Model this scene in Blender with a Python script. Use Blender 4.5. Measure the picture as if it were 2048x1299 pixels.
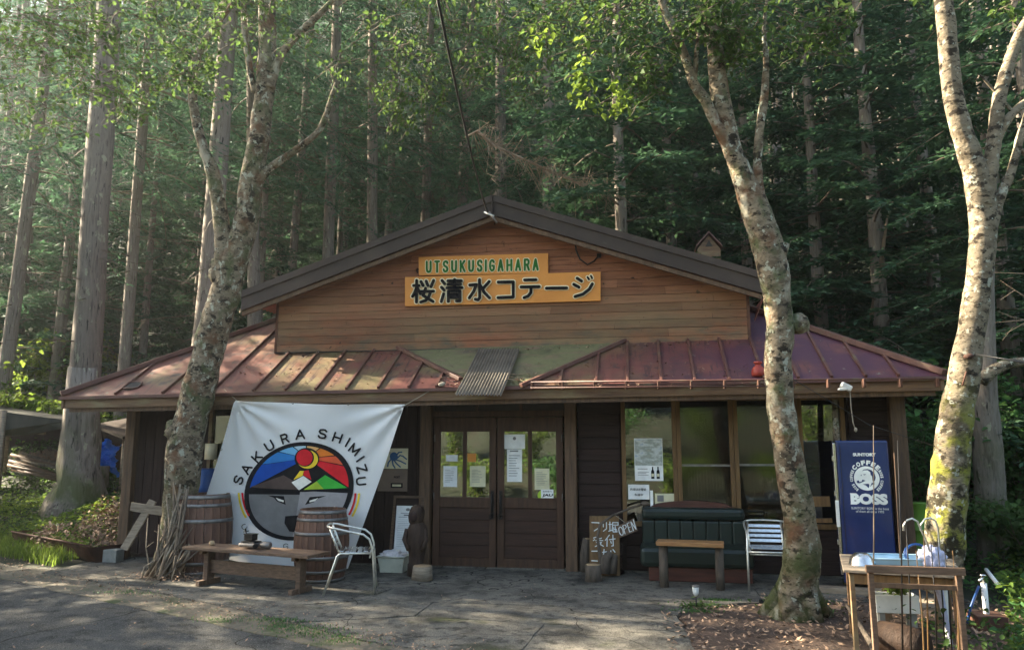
import bpy, bmesh, math, random
import numpy as np
from mathutils import Vector, Matrix, noise as mnoise
rnd = random.Random(7); rng = np.random.default_rng(7)
SC = bpy.context.scene; COL = SC.collection
PI = math.pi; R_ = math.radians
for o in list(bpy.data.objects): bpy.data.objects.remove(o)

# ------------------------------------------------------------------ camera, sky, sun, exposure
YAW, PITCH, FPX, WPX, HPX = R_(9.5), R_(9.0), 1500.0, 2048.0, 1299.0
CAM = Vector((1.92, -10.43, 1.70))
cd = bpy.data.cameras.new('camera'); cam = bpy.data.objects.new('camera', cd); COL.objects.link(cam)
cam.location = CAM; cam.rotation_euler = (PI/2 + PITCH, 0, YAW)
cd.sensor_width = 36; cd.lens = 36*FPX/WPX; cd.clip_start = .05; cd.clip_end = 2000
SC.camera = cam
HAZE = .0010
SUN_EL, SUN_AZ = R_(29), R_(171)          # azimuth of the sun, counter-clockwise from +X: from the left, a touch behind the house
w = bpy.data.worlds.new('World'); SC.world = w; w.use_nodes = True
nt = w.node_tree; bg = nt.nodes['Background']
sky = nt.nodes.new('ShaderNodeTexSky'); sky.sky_type = 'NISHITA'; sky.sun_disc = False
sky.sun_elevation = SUN_EL; sky.sun_rotation = PI/2 - SUN_AZ; sky.air_density = 1.0; sky.dust_density = 1.5
warm = nt.nodes.new('ShaderNodeMixRGB'); warm.blend_type = 'MULTIPLY'; warm.inputs[0].default_value = 1; warm.inputs[2].default_value = (1, .94, .84, 1)
nt.links.new(sky.outputs[0], warm.inputs[1]); nt.links.new(warm.outputs[0], bg.inputs[0]); bg.inputs[1].default_value = .070
sd = bpy.data.lights.new('sun', 'SUN'); sd.energy = 5.0; sd.angle = R_(.6); sd.color = (1, .87, .66)
sun = bpy.data.objects.new('sun', sd); COL.objects.link(sun)
sdir = Vector((math.cos(SUN_EL)*math.cos(SUN_AZ), math.cos(SUN_EL)*math.sin(SUN_AZ), math.sin(SUN_EL)))
sun.rotation_euler = sdir.to_track_quat('Z', 'Y').to_euler(); sun.location = sdir*60
SC.view_settings.view_transform = 'Standard'; SC.view_settings.look = 'None'
SC.view_settings.exposure = 3.3; SC.view_settings.gamma = 1; SC.view_settings.use_curve_mapping = False
SC.render.engine = 'CYCLES'; SC.cycles.use_denoising = True
SC.cycles.max_bounces = 8; SC.cycles.transparent_max_bounces = 16; SC.cycles.volume_bounces = 1
SC.cycles.diffuse_bounces = 3; SC.cycles.glossy_bounces = 4; SC.cycles.transmission_bounces = 6
SC.cycles.sample_clamp_indirect = 6

# ------------------------------------------------------------------ measuring helpers: photo pixel -> real place
def _ray(px, py):
    F = Vector((-math.sin(YAW)*math.cos(PITCH), math.cos(YAW)*math.cos(PITCH), math.sin(PITCH)))
    Rv = Vector((math.cos(YAW), math.sin(YAW), 0)); U = Rv.cross(F)
    return F + Rv*((px-WPX/2)/FPX) - U*((py-HPX/2)/FPX)
def P(px, py, y=0.0):                      # on the wall plane y
    d = _ray(px, py); return CAM + d*((y-CAM.y)/d.y)
def G(px, py, z=0.0):                      # on the level z
    d = _ray(px, py); return CAM + d*((z-CAM.z)/d.z)
def D(px, py, dep):                        # at a depth in metres
    return CAM + _ray(px, py)*dep
def smooth(a, b, x):
    t = np.clip((x-a)/(b-a), 0, 1); return t*t*(3-2*t)
def road_edge(x): return -1.1 - .45*(x+6.7)
def hz(x, y):                              # ground height
    x = np.asarray(x, float); y = np.asarray(y, float)
    e = y - road_edge(x)
    bank = smooth(.25, 4.6, e)*1.05*smooth(-5.5, -6.9, x)
    t = np.clip(y-4.6, 0, None); hill = .36*t + .0042*t*t
    xr = np.clip(x-5.9, 0, None); right = .13*xr*smooth(-6, -2, y) + .004*xr*xr
    xl = np.clip(-x-10, 0, None); left = .10*xl*smooth(.2, 5, e)
    b = np.clip(-y-15.2, 0, 16); back = .42*b
    n = .04*np.sin(x*1.7+y*.9)*np.cos(y*1.3-x*.6)*np.clip(np.maximum(smooth(0, 2, e)*smooth(-6, -7, x), smooth(5.6, 7, x))+smooth(5, 7, y), 0, 1)
    return bank + hill + right + left + back + n
def gz(x, y): return float(hz(x, y))

# ------------------------------------------------------------------ materials
def mat(name, cols, rough=.75, scale=4, stretch=(1, 1, 1), detail=5, bump=.25, metal=0, spec=.4, layers=(), rand=0.0, coords='pos', trans=0.0, bscale=None, coat=0.0, crack=None, lohi=(.3, .7), island=0.0):
    m = bpy.data.materials.new(name); m.use_nodes = True; t = m.node_tree; N = t.nodes; L = t.links
    b = N['Principled BSDF']; out = N['Material Output']
    b.inputs['Roughness'].default_value = rough; b.inputs['Metallic'].default_value = metal
    b.inputs['Specular IOR Level'].default_value = spec; b.inputs['Coat Weight'].default_value = coat
    if coords == 'pos': src = N.new('ShaderNodeNewGeometry').outputs['Position']
    else: src = N.new('ShaderNodeTexCoord').outputs['Object']
    def nz(sc, st, det, off=0):
        mp = N.new('ShaderNodeMapping'); mp.inputs['Scale'].default_value = [sc*s for s in st]; mp.inputs['Location'].default_value = (off, off*1.7, off*.3)
        L.new(src, mp.inputs[0]); n = N.new('ShaderNodeTexNoise'); n.inputs['Scale'].default_value = 1; n.inputs['Detail'].default_value = det; n.inputs['Roughness'].default_value = .6
        L.new(mp.outputs[0], n.inputs['Vector']); return n.outputs['Fac']
    def ramp(fac, stops):
        r = N.new('ShaderNodeValToRGB'); r.color_ramp.elements[0].position = stops[0][0]; r.color_ramp.elements[0].color = stops[0][1]
        r.color_ramp.elements[1].position = stops[-1][0]; r.color_ramp.elements[1].color = stops[-1][1]
        for p, c in stops[1:-1]: e = r.color_ramp.elements.new(p); e.color = c
        L.new(fac, r.inputs[0]); return r.outputs[0]
    cols = [tuple(c) + (1,) for c in (cols if isinstance(cols[0], (tuple, list)) else [cols])]
    base = nz(scale, stretch, detail)
    if len(cols) == 1: cols = [tuple(v*.8 for v in cols[0][:3])+(1,), tuple(min(1, v*1.2) for v in cols[0][:3])+(1,)]
    k = len(cols)-1; c = ramp(base, [(lohi[0]+(lohi[1]-lohi[0])*i/k, cols[i]) for i in range(k+1)])
    for i, ly in enumerate(layers):        # (colour, scale, stretch, lo, hi[, 'z', z0, z1])
        msk = ramp(nz(ly[1], ly[2], 5, 3.1*i+5), [(ly[3], (0, 0, 0, 1)), (ly[4], (1, 1, 1, 1))])
        if len(ly) > 5:
            sp = N.new('ShaderNodeSeparateXYZ'); L.new(src, sp.inputs[0]); mr = N.new('ShaderNodeMapRange')
            mr.inputs[1].default_value = ly[6]; mr.inputs[2].default_value = ly[7]; L.new(sp.outputs['xyz'.index(ly[5])], mr.inputs[0])
            mu = N.new('ShaderNodeMath'); mu.operation = 'MULTIPLY'; L.new(msk, mu.inputs[0]); L.new(mr.outputs[0], mu.inputs[1]); msk = mu.outputs[0]
        mx = N.new('ShaderNodeMixRGB'); L.new(msk, mx.inputs[0]); L.new(c, mx.inputs[1]); mx.inputs[2].default_value = tuple(ly[0])+(1,); c = mx.outputs[0]
    if crack:
        mp = N.new('ShaderNodeMapping'); mp.inputs['Scale'].default_value = (crack[0],)*3; L.new(src, mp.inputs[0]); dn = N.new('ShaderNodeTexNoise'); dn.inputs['Scale'].default_value = crack[0]*3; L.new(src, dn.inputs['Vector'])
        av = N.new('ShaderNodeMixRGB'); av.blend_type = 'ADD'; av.inputs[0].default_value = .55; L.new(mp.outputs[0], av.inputs[1]); L.new(dn.outputs['Color'], av.inputs[2])
        vo = N.new('ShaderNodeTexVoronoi'); vo.feature = 'DISTANCE_TO_EDGE'; vo.inputs['Scale'].default_value = 1; L.new(av.outputs[0], vo.inputs['Vector'])
        m2 = nz(.8, (1, 1, 1), 3, 22); lt = N.new('ShaderNodeMath'); lt.operation = 'MULTIPLY'; L.new(m2, lt.inputs[0]); lt.inputs[1].default_value = crack[1]
        cmp_ = N.new('ShaderNodeMath'); cmp_.operation = 'LESS_THAN'; L.new(vo.outputs['Distance'], cmp_.inputs[0]); L.new(lt.outputs[0], cmp_.inputs[1])
        mx = N.new('ShaderNodeMixRGB'); L.new(cmp_.outputs[0], mx.inputs[0]); L.new(c, mx.inputs[1]); mx.inputs[2].default_value = (.018, .016, .012, 1); c = mx.outputs[0]
    if rand or island:
        if island: rv = N.new('ShaderNodeNewGeometry').outputs['Random Per Island']; rand = island
        else: rv = N.new('ShaderNodeObjectInfo').outputs['Random']
        mr = N.new('ShaderNodeMapRange'); mr.inputs[3].default_value = 1-rand; mr.inputs[4].default_value = 1+rand; L.new(rv, mr.inputs[0])
        h = N.new('ShaderNodeHueSaturation'); L.new(mr.outputs[0], h.inputs['Value']); L.new(c, h.inputs['Color']); c = h.outputs[0]
    L.new(c, b.inputs['Base Color'])
    if bump:
        bn = N.new('ShaderNodeBump'); bn.inputs['Strength'].default_value = bump; bn.inputs['Distance'].default_value = .02
        L.new(nz(bscale or scale*2.5, stretch, 6, 9), bn.inputs['Height']); L.new(bn.outputs[0], b.inputs['Normal'])
    if trans:
        tr = N.new('ShaderNodeBsdfTranslucent'); L.new(c, tr.inputs[0]); mx = N.new('ShaderNodeMixShader'); mx.inputs[0].default_value = trans
        g = N.new('ShaderNodeHueSaturation'); g.inputs['Value'].default_value = 1.35; g.inputs['Hue'].default_value = .48; L.new(c, g.inputs['Color']); L.new(g.outputs[0], tr.inputs[0])
        L.new(b.outputs[0], mx.inputs[1]); L.new(tr.outputs[0], mx.inputs[2]); L.new(mx.outputs[0], out.inputs[0])
    return m
def glassmat(name, tint, refl=.22, rough=.02):
    m = bpy.data.materials.new(name); m.use_nodes = True; t = m.node_tree; N = t.nodes; L = t.links; N.remove(N['Principled BSDF'])
    tr = N.new('ShaderNodeBsdfTransparent'); tr.inputs[0].default_value = tuple(tint)+(1,)
    gl = N.new('ShaderNodeBsdfGlossy'); gl.inputs[0].default_value = (.9, .95, .92, 1); gl.inputs['Roughness'].default_value = rough
    fr = N.new('ShaderNodeFresnel'); fr.inputs[0].default_value = 1.5; ad = N.new('ShaderNodeMath'); ad.operation = 'ADD'; ad.inputs[1].default_value = refl; L.new(fr.outputs[0], ad.inputs[0])
    bn = N.new('ShaderNodeBump'); bn.inputs['Strength'].default_value = .006; nz = N.new('ShaderNodeTexNoise'); nz.inputs['Scale'].default_value = 2.2; L.new(nz.outputs['Fac'], bn.inputs['Height']); L.new(bn.outputs[0], gl.inputs['Normal'])
    mx = N.new('ShaderNodeMixShader'); L.new(ad.outputs[0], mx.inputs[0]); L.new(tr.outputs[0], mx.inputs[1]); L.new(gl.outputs[0], mx.inputs[2]); L.new(mx.outputs[0], N['Material Output'].inputs[0])
    return m
BIG = (1, 1, 1)
M_ = {}
def defm(k, *a, **kw): M_[k] = mat(k, *a, **kw)
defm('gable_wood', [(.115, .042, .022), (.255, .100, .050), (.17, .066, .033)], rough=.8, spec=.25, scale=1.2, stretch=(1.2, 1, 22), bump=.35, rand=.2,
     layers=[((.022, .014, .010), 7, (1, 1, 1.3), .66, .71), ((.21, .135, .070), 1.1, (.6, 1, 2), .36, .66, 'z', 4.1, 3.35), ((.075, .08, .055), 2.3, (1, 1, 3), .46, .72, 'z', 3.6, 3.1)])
defm('dark_wood', [(.016, .009, .0075), (.036, .020, .016)], rough=.75, spec=.2, scale=2, stretch=(1, 1, 16), bump=.3, rand=.2)
defm('dark_wood_v', [(.016, .009, .0075), (.036, .020, .016)], rough=.75, spec=.2, scale=2, stretch=(14, 14, 1), bump=.3, rand=.2)
defm('door_wood', [(.040, .020, .012), (.085, .043, .024)], rough=.6, spec=.25, scale=2, stretch=(10, 10, 1.2), bump=.25)
defm('door_panel_wood', [(.028, .014, .0095), (.060, .028, .017)], rough=.6, spec=.25, scale=2, stretch=(1, 1, 14), bump=.25)
defm('window_wood', [(.10, .055, .022), (.20, .115, .045)], rough=.6, spec=.25, scale=3, stretch=(9, 9, 1), bump=.2)
defm('eave_wood', [(.075, .040, .022), (.19, .105, .05)], rough=.7, scale=1.3, stretch=(1, 1, 14), bump=.3, layers=[((.20, .16, .08), 1.5, (1, 1, 3), .5, .7)])
defm('post_wood', [(.06, .035, .02), (.15, .085, .045)], rough=.7, scale=2.5, stretch=(9, 9, 1), bump=.3)
defm('weathered_wood', [(.13, .10, .07), (.30, .24, .17)], rough=.85, scale=3, stretch=(2, 2, 12), bump=.4, coords='obj')
defm('bench_wood', [(.065, .038, .022), (.15, .09, .055)], rough=.7, scale=3, stretch=(1.5, 14, 14), bump=.3, coords='obj')
defm('table_wood', [(.22, .10, .035), (.36, .19, .07)], rough=.45, scale=3, stretch=(1.5, 14, 14), bump=.15, coords='obj')
defm('log_wood', [(.05, .04, .03), (.13, .10, .075)], rough=.9, scale=6, stretch=(3, 3, .8), bump=.8, coords='obj')
defm('carved_wood', [(.022, .013, .009), (.055, .032, .020)], rough=.7, spec=.25, scale=6, stretch=(3, 3, .8), bump=.8, coords='obj')
defm('cut_wood', [(.26, .17, .09), (.42, .30, .17)], rough=.8, scale=9, bump=.3, coords='obj')
defm('fascia_metal', [(.033, .022, .017), (.056, .038, .028)], rough=.6, scale=2, bump=.05, spec=.3, layers=[((.075, .065, .05), 6, (1, 1, 3), .62, .8)])
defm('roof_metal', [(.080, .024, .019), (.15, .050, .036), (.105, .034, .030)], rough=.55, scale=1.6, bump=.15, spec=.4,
     layers=[((.125, .11, .045), 1.1, (1, 1, 1), .44, .64, 'x', 2.8, .8), ((.15, .052, .034), 1.9, (1, 1, 1), .36, .60, 'x', -1, -4), ((.045, .03, .026), 5, (1, 1, 1), .54, .68), ((.040, .018, .015), 3, (7, .8, .8), .56, .70), ((.066, .022, .038), 2.0, (1, 1, 1), .28, .50, 'x', 1.5, 3.5), ((.15, .14, .11), 9, (1, 1, 1), .66, .72)])  # purple at the right end paints its shaded tone; redder at the left
defm('moss_panel', [(.06, .062, .028), (.13, .125, .055), (.09, .07, .045)], rough=.85, scale=2.5, bump=.5, layers=[((.17, .10, .07), 3, (1, 3, 3), .55, .7)])
defm('roof_trim', [(.070, .026, .020), (.125, .052, .036)], rough=.55, spec=.4, scale=4, bump=.1, layers=[((.12, .10, .055), 3, BIG, .55, .75)])
defm('corrugated', [(.10, .085, .065), (.19, .165, .13)], rough=.5, scale=5, bump=.1, metal=.35)
defm('rust_corrugated', [(.25, .07, .045), (.35, .13, .08)], rough=.6, scale=5, bump=.1)
defm('sign_orange', [(.56, .20, .022), (.66, .26, .038)], rough=.5, scale=2.5, bump=.05)
defm('cream', (.78, .66, .42), rough=.6, bump=0)
defm('ink', (.010, .009, .010), rough=.85, spec=.08, bump=0)
defm('sign_green', (.030, .125, .028), rough=.8, spec=.1, bump=0)
defm('paper', (.80, .80, .77), rough=.8, bump=0)
defm('paper_yellow', (.62, .58, .38), rough=.8, bump=0)
defm('concrete', [(.082, .076, .064), (.150, .138, .115), (.108, .099, .083)], rough=.95, spec=.2, scale=1.1, bump=.8, bscale=45,
     layers=[((.036, .034, .029), 2.6, BIG, .48, .68), ((.045, .042, .035), 9, BIG, .52, .66), ((.19, .18, .155), 60, BIG, .58, .68), ((.020, .019, .017), 75, BIG, .56, .66), ((.045, .05, .024), 1.7, BIG, .60, .74)], crack=(.42, .007))
defm('asphalt', [(.052, .052, .050), (.088, .087, .082)], rough=.95, spec=.2, scale=1.2, bump=1.0, bscale=60, layers=[((.03, .03, .028), 6, BIG, .5, .66), ((.17, .165, .15), 75, BIG, .56, .66), ((.014, .014, .013), 85, BIG, .55, .64)], crack=(.3, .007))
defm('verge', [(.06, .054, .04), (.135, .115, .083), (.085, .078, .058)], rough=.95, scale=3, bump=.9, bscale=24, layers=[((.17, .13, .085), 22, BIG, .55, .66), ((.05, .065, .02), 2.2, BIG, .52, .66)])
defm('soil', [(.030, .020, .014), (.085, .052, .036)], rough=.95, scale=5, bump=.9, bscale=30, layers=[((.16, .11, .08), 40, BIG, .57, .66)])
defm('forest_floor', [(.010, .012, .007), (.022, .028, .013), (.03, .024, .015)], rough=.95, scale=1.3, bump=.8, bscale=6)
defm('litter', [(.09, .045, .026), (.30, .20, .13), (.16, .09, .055)], rough=.9, scale=12, bump=0, island=.4)
defm('birch_bark', [(.050, .040, .028), (.15, .118, .080), (.23, .185, .13), (.10, .075, .050), (.27, .235, .175)], rough=.9, spec=.15, scale=4.6, stretch=(1, 1, 1.3), bump=1.0, bscale=16, detail=12, lohi=(.30, .70),
     layers=[((.030, .024, .017), 7.5, (1, 1, 1.5), .53, .60), ((.33, .33, .26), 13, (1, 1, .8), .57, .61), ((.085, .095, .045), 5, (1, 1, .7), .52, .66), ((.020, .015, .011), 19, (1, 1, 2.6), .60, .64), ((.13, .070, .040), 3.6, (1, 1, .9), .56, .68), ((.34, .31, .24), 2.1, (1.4, 1.4, .7), .60, .68), ((.040, .050, .012), 3, BIG, .36, .52, 'z', 1.4, .1)])
defm('moss_bark', [(.050, .040, .028), (.15, .12, .082), (.21, .175, .125), (.10, .075, .050)], rough=.9, spec=.15, scale=4.6, stretch=(1, 1, 1.5), bump=1.0, bscale=16, detail=12,
     layers=[((.032, .025, .018), 7, (1, 1, 1.6), .53, .60), ((.20, .20, .035), 3.4, BIG, .43, .58, 'z', 2.4, 1.8), ((.035, .03, .018), 5.5, BIG, .47, .55, 'z', 2.6, 1.2), ((.31, .31, .25), 12, BIG, .585, .63), ((.020, .015, .011), 19, (1, 1, 2.6), .61, .65)])
defm('cedar_bark', [(.085, .070, .058), (.20, .17, .142), (.13, .107, .088)], rough=.92, spec=.2, scale=5, stretch=(3, 3, .35), bump=1.0, bscale=9, detail=8, coords='obj', rand=.2,
     layers=[((.27, .27, .19), 7, (1, 1, .6), .60, .65), ((.03, .024, .02), 9, (2, 2, .3), .6, .66), ((.07, .085, .028), 1.6, BIG, .42, .6, 'z', 2.2, 0)])
defm('twig', [(.06, .045, .032), (.15, .115, .08)], rough=.85, scale=8, bump=.3)
defm('dead_twig', [(.15, .105, .07), (.28, .21, .14)], rough=.85, scale=8, bump=.3)
defm('needles_dark', [(.026, .064, .038), (.062, .122, .062)], rough=.7, spec=.2, scale=.7, bump=0, trans=.3, island=.35, coords='pos')
defm('needles_soft', [(.030, .076, .048), (.062, .125, .066)], rough=.7, spec=.2, scale=.8, bump=0, trans=.3, island=.35)
defm('leaf_green', [(.030, .068, .018), (.062, .112, .026)], rough=.7, spec=.2, scale=1.5, bump=0, trans=.45, island=.35)
defm('leaf_bright', [(.065, .125, .018), (.13, .20, .032)], rough=.7, spec=.2, scale=1.5, bump=0, trans=.5, island=.3)
defm('leaf_deep', [(.034, .095, .028), (.070, .155, .042)], rough=.7, spec=.2, scale=1.5, bump=0, trans=.35, island=.35)
defm('alu', (.62, .62, .60), rough=.22, metal=1, bump=.03, scale=20)
defm('alu_warm', (.70, .68, .60), rough=.38, metal=.85, bump=.02, scale=20)
defm('steel_old', [(.13, .12, .11), (.24, .22, .2)], rough=.5, metal=.7, scale=10, bump=.2)
defm('hoop', [(.10, .095, .09), (.24, .23, .215)], rough=.45, metal=.5, scale=8, bump=.2)
defm('barrel_wood', [(.06, .028, .018), (.15, .075, .046)], rough=.7, scale=3, stretch=(5, 5, 1), bump=.4, rand=.2, coords='obj', layers=[((.05, .035, .03), 3, BIG, .55, .75)])
defm('black_metal', (.02, .018, .017), rough=.45, metal=.6, bump=.1)
defm('green_vinyl', [(.006, .013, .010), (.012, .023, .017)], rough=.42, scale=6, bump=.08, coords='obj')
defm('sofa_wood', [(.05, .018, .013), (.11, .038, .025)], rough=.4, scale=3, stretch=(1, 8, 8), bump=.1, coords='obj')
defm('blue_paint', [(.005, .017, .085), (.007, .026, .125)], rough=.22, scale=2, bump=.04, spec=.6, coat=.3)
defm('white_print', (.72, .76, .74), rough=.5, bump=0)
defm('white_paint', (.74, .73, .68), rough=.5, bump=.05)
defm('plastic_cream', (.50, .50, .40), rough=.5, bump=.05, layers=[((.25, .24, .17), 8, BIG, .6, .75)])
defm('cloth_white', (.66, .62, .62), rough=.9, bump=.3, scale=30)
defm('cloth_lilac', (.42, .43, .56), rough=.9, bump=.4, scale=25)
defm('tarp_blue', [(.02, .15, .70), (.05, .28, .85)], rough=.45, scale=6, bump=.5)
defm('drum_blue', (.01, .055, .19), rough=.4, bump=.05)
defm('green_plastic', (.12, .25, .03), rough=.45, bump=.03)
defm('red_paint', (.30, .035, .02), rough=.5, bump=.1)
defm('rusty', [(.05, .025, .017), (.13, .055, .032)], rough=.8, scale=6, bump=.5, metal=.2)
defm('stone_grey', [(.17, .17, .15), (.30, .29, .26)], rough=.9, scale=8, bump=.6)
defm('cable', (.012, .012, .013), rough=.5, bump=0)
defm('rope', (.30, .26, .2), rough=.9, bump=0)
defm('canvas_tarp', [(.03, .03, .024), (.07, .065, .05)], rough=.85, scale=3, bump=.4)
defm('brown_poster', (.17, .12, .09), rough=.6, bump=.02)
defm('lamp_plastic', (.6, .62, .6), rough=.25, bump=0)
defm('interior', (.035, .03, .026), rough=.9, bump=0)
defm('curtain', (.11, .115, .11), rough=.9, scale=6, stretch=(8, 1, .3), bump=.4)
defm('blue_print', (.03, .09, .20), rough=.7, bump=0)
defm('poster_sky', [(.20, .30, .42), (.62, .64, .60), (.30, .33, .28), (.5, .45, .36)], rough=.6, scale=6, stretch=(1, 1, 2), bump=0)
defm('banner_white', [(.90, .90, .88), (.92, .92, .91)], rough=.6, scale=2, bump=.12, trans=.3)
for k, c in dict(bn_black=(.012, .012, .014), bn_blue=(.010, .07, .36), bn_mid=(.03, .19, .50), bn_light=(.16, .42, .66), bn_pale=(.42, .58, .66), bn_peach=(.75, .42, .16), bn_orange=(.72, .20, .03),
    bn_ored=(.66, .10, .04), bn_red=(.62, .02, .03), bn_yellow=(.80, .58, .04), bn_green=(.05, .40, .05), bn_lime=(.36, .52, .05), bn_brown=(.085, .060, .052), bn_grey=(.19, .185, .18), bn_grey2=(.32, .30, .30), bn_white=(.75, .73, .66)).items():
    defm(k, c, rough=.8, spec=.1, bump=0, trans=.0)
M_['glass'] = glassmat('window_glass', (.5, .53, .5), .14)
M_['door_glass'] = glassmat('door_glass', (.5, .52, .46), .25)
M_['screen_glass'] = glassmat('screened_glass', (.26, .27, .28), .05, .06)

# ------------------------------------------------------------------ objects
WM = {}
def _link(o, parent, W=None):
    COL.objects.link(o)
    if parent is not None: o.parent = parent
    WM[o.name] = W if W is not None else Matrix.Identity(4)
def thing(name, label, cat, loc=(0, 0, 0), rz=0, group=None):
    o = bpy.data.objects.new(name, None); o.empty_display_size = .1
    W = Matrix.Translation(Vector(loc)) @ Matrix.Rotation(rz, 4, 'Z')
    _link(o, None, W); o.matrix_world = W; tag(o, label, cat, group); return o
def tag(o, label=None, cat=None, group=None, kind=None):
    if label: o['label'] = label
    if cat: o['category'] = cat
    if group: o['group'] = group
    if kind: o['kind'] = kind
    return o
def finish(me, name, m, parent, local, smooth_):
    me.name = name
    if isinstance(m, (list, tuple)):
        for q in m: me.materials.append(M_[q])
    else: me.materials.append(M_[m])
    if smooth_: me.polygons.foreach_set('use_smooth', [True]*len(me.polygons))
    o = bpy.data.objects.new(name, me)
    Wp = WM.get(parent.name, Matrix.Identity(4)) if parent is not None else Matrix.Identity(4)
    if not local: me.transform(Wp.inverted())
    _link(o, parent, Wp.copy()); return o
class B:
    def __init__(s): s.bm = bmesh.new()
    def box(s, c, d, rot=None, bev=0, seg=2, mi=0):
        mt = Matrix.Translation(Vector(c)) @ (rot.to_4x4() if rot is not None else Matrix.Identity(4)) @ Matrix.Diagonal((d[0], d[1], d[2], 1))
        r = bmesh.ops.create_cube(s.bm, size=1, matrix=mt)
        fs = set(f for v in r['verts'] for f in v.link_faces)
        if bev:
            q = bmesh.ops.bevel(s.bm, geom=list(set(e for v in r['verts'] for e in v.link_edges)), offset=bev, segments=seg, affect='EDGES', profile=.5)
            fs = set(q['faces']) | set(f for f in fs if f.is_valid)
        if mi:
            for f in fs:
                if f.is_valid: f.material_index = mi
        return s
    def bb(s, x0, x1, y0, y1, z0, z1, bev=0): return s.box(((x0+x1)/2, (y0+y1)/2, (z0+z1)/2), (abs(x1-x0), abs(y1-y0), abs(z1-z0)), bev=bev)
    def bar(s, p0, p1, w, h, bev=0, up=(0, 0, 1)):
        p0 = Vector(p0); p1 = Vector(p1); d = p1-p0; x = d.normalized(); u = Vector(up)
        if abs(x.dot(u)) > .97: u = Vector((1, 0, 0))
        y = u.cross(x).normalized(); z = x.cross(y)
        return s.box((p0+p1)/2, (d.length, w, h), Matrix((x, y, z)).transposed(), bev)
    def tube(s, pts, r, n=8, cap=True, wob=0, wf=6, mi=0, flat=None):
        pts = [Vector(p) for p in pts]; k = len(pts); rs = r if isinstance(r, (list, tuple)) else [r]*k
        rings = []; up = None
        for i, p in enumerate(pts):
            t = (pts[min(i+1, k-1)]-pts[max(i-1, 0)]).normalized()
            if up is None: up = Vector((0, 0, 1)) if abs(t.z) < .9 else Vector((1, 0, 0))
            a = t.cross(up).normalized(); up = a.cross(t).normalized()
            ring = []
            for j in range(n):
                q = 2*PI*j/n; dv = a*math.cos(q)+up*math.sin(q)
                rr = rs[i]
                if wob: rr *= 1+wob*mnoise.noise((p+dv*rs[i])*wf)+wob*.5*mnoise.noise((p+dv*rs[i])*wf*2.7)
                ring.append(s.bm.verts.new(p+dv*rr))
            rings.append(ring)
        for a, b in zip(rings, rings[1:]):
            for j in range(n):
                f = s.bm.faces.new((a[j], a[(j+1) % n], b[(j+1) % n], b[j])); f.material_index = mi; f.smooth = True
        if cap:
            s.bm.faces.new(rings[0][::-1]).material_index = mi; s.bm.faces.new(rings[-1]).material_index = mi
        return s
    def cyl(s, p0, p1, r, n=12, r1=None): return s.tube([p0, p1], [r, r if r1 is None else r1], n)
    def lathe(s, prof, c=(0, 0, 0), n=24, a0=0, a1=2*PI):
        c = Vector(c); full = a1-a0 > 2*PI-1e-4; m = n if full else n+1; rings = []
        for r, z in prof: rings.append([s.bm.verts.new(c+Vector((r*math.cos(a0+(a1-a0)*j/n), r*math.sin(a0+(a1-a0)*j/n), z))) for j in range(m)])
        for a, b in zip(rings, rings[1:]):
            for j in range(n):
                j2 = (j+1) % m
                try: s.bm.faces.new((a[j], a[j2], b[j2], b[j])).smooth = True
                except ValueError: pass
        if full and prof[0][0] > 1e-5: s.bm.faces.new(rings[0][::-1])
        if full and prof[-1][0] > 1e-5: s.bm.faces.new(rings[-1])
        return s
    def poly(s, pts, ext=None, mi=0):
        vs = [s.bm.verts.new(Vector(p)) for p in pts]; f = s.bm.faces.new(vs); f.material_index = mi
        if ext is not None:
            q = [s.bm.verts.new(Vector(p)+Vector(ext)) for p in pts]; s.bm.faces.new(q[::-1]).material_index = mi; n = len(pts)
            for i in range(n): s.bm.faces.new((vs[i], q[i], q[(i+1) % n], vs[(i+1) % n])).material_index = mi
        return s
    def blob(s, c, r, sub=2, amp=.2, fr=2.0, seed=0):
        q = bmesh.ops.create_icosphere(s.bm, subdivisions=sub, radius=1)
        for v in q['verts']:
            k = 1+amp*mnoise.noise(v.co*fr+Vector((seed, seed*2, 0))); v.co = Vector((v.co.x*r[0]*k, v.co.y*r[1]*k, v.co.z*r[2]*k))+Vector(c)
        for f in s.bm.faces: f.smooth = True
        return s
    def build(s, name, m, parent=None, local=False, smooth_=False):
        bmesh.ops.recalc_face_normals(s.bm, faces=s.bm.faces)
        me = bpy.data.meshes.new(name); s.bm.to_mesh(me); s.bm.free()
        return finish(me, name, m, parent, local, smooth_)
def solo(o, label, cat, group=None): return tag(o, label, cat, group)
def np_mesh(name, V, F, m, parent=None, local=False, mi=None, smooth_=False):
    V = np.asarray(V, np.float32); F = np.asarray(F, np.int32); k = F.shape[1]
    me = bpy.data.meshes.new(name); me.vertices.add(len(V)); me.vertices.foreach_set('co', V.ravel())
    me.loops.add(F.size); me.loops.foreach_set('vertex_index', F.ravel()); me.polygons.add(len(F))
    me.polygons.foreach_set('loop_start', np.arange(len(F), dtype=np.int32)*k); me.polygons.foreach_set('loop_total', np.full(len(F), k, np.int32))
    if mi is not None: me.polygons.foreach_set('material_index', np.asarray(mi, np.int32))
    me.update(calc_edges=True); return finish(me, name, m, parent, local, smooth_)
def struct(o): o['kind'] = 'structure'; return o
def dup_tree(o, M, label=None, parent=None):
    c = o.copy(); COL.objects.link(c)
    if parent is not None: c.parent = parent
    if parent is None: c.matrix_world = M; WM[c.name] = M
    if label: c['label'] = label
    for ch in o.children: dup_tree(ch, None, None, c)
    return c

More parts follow.
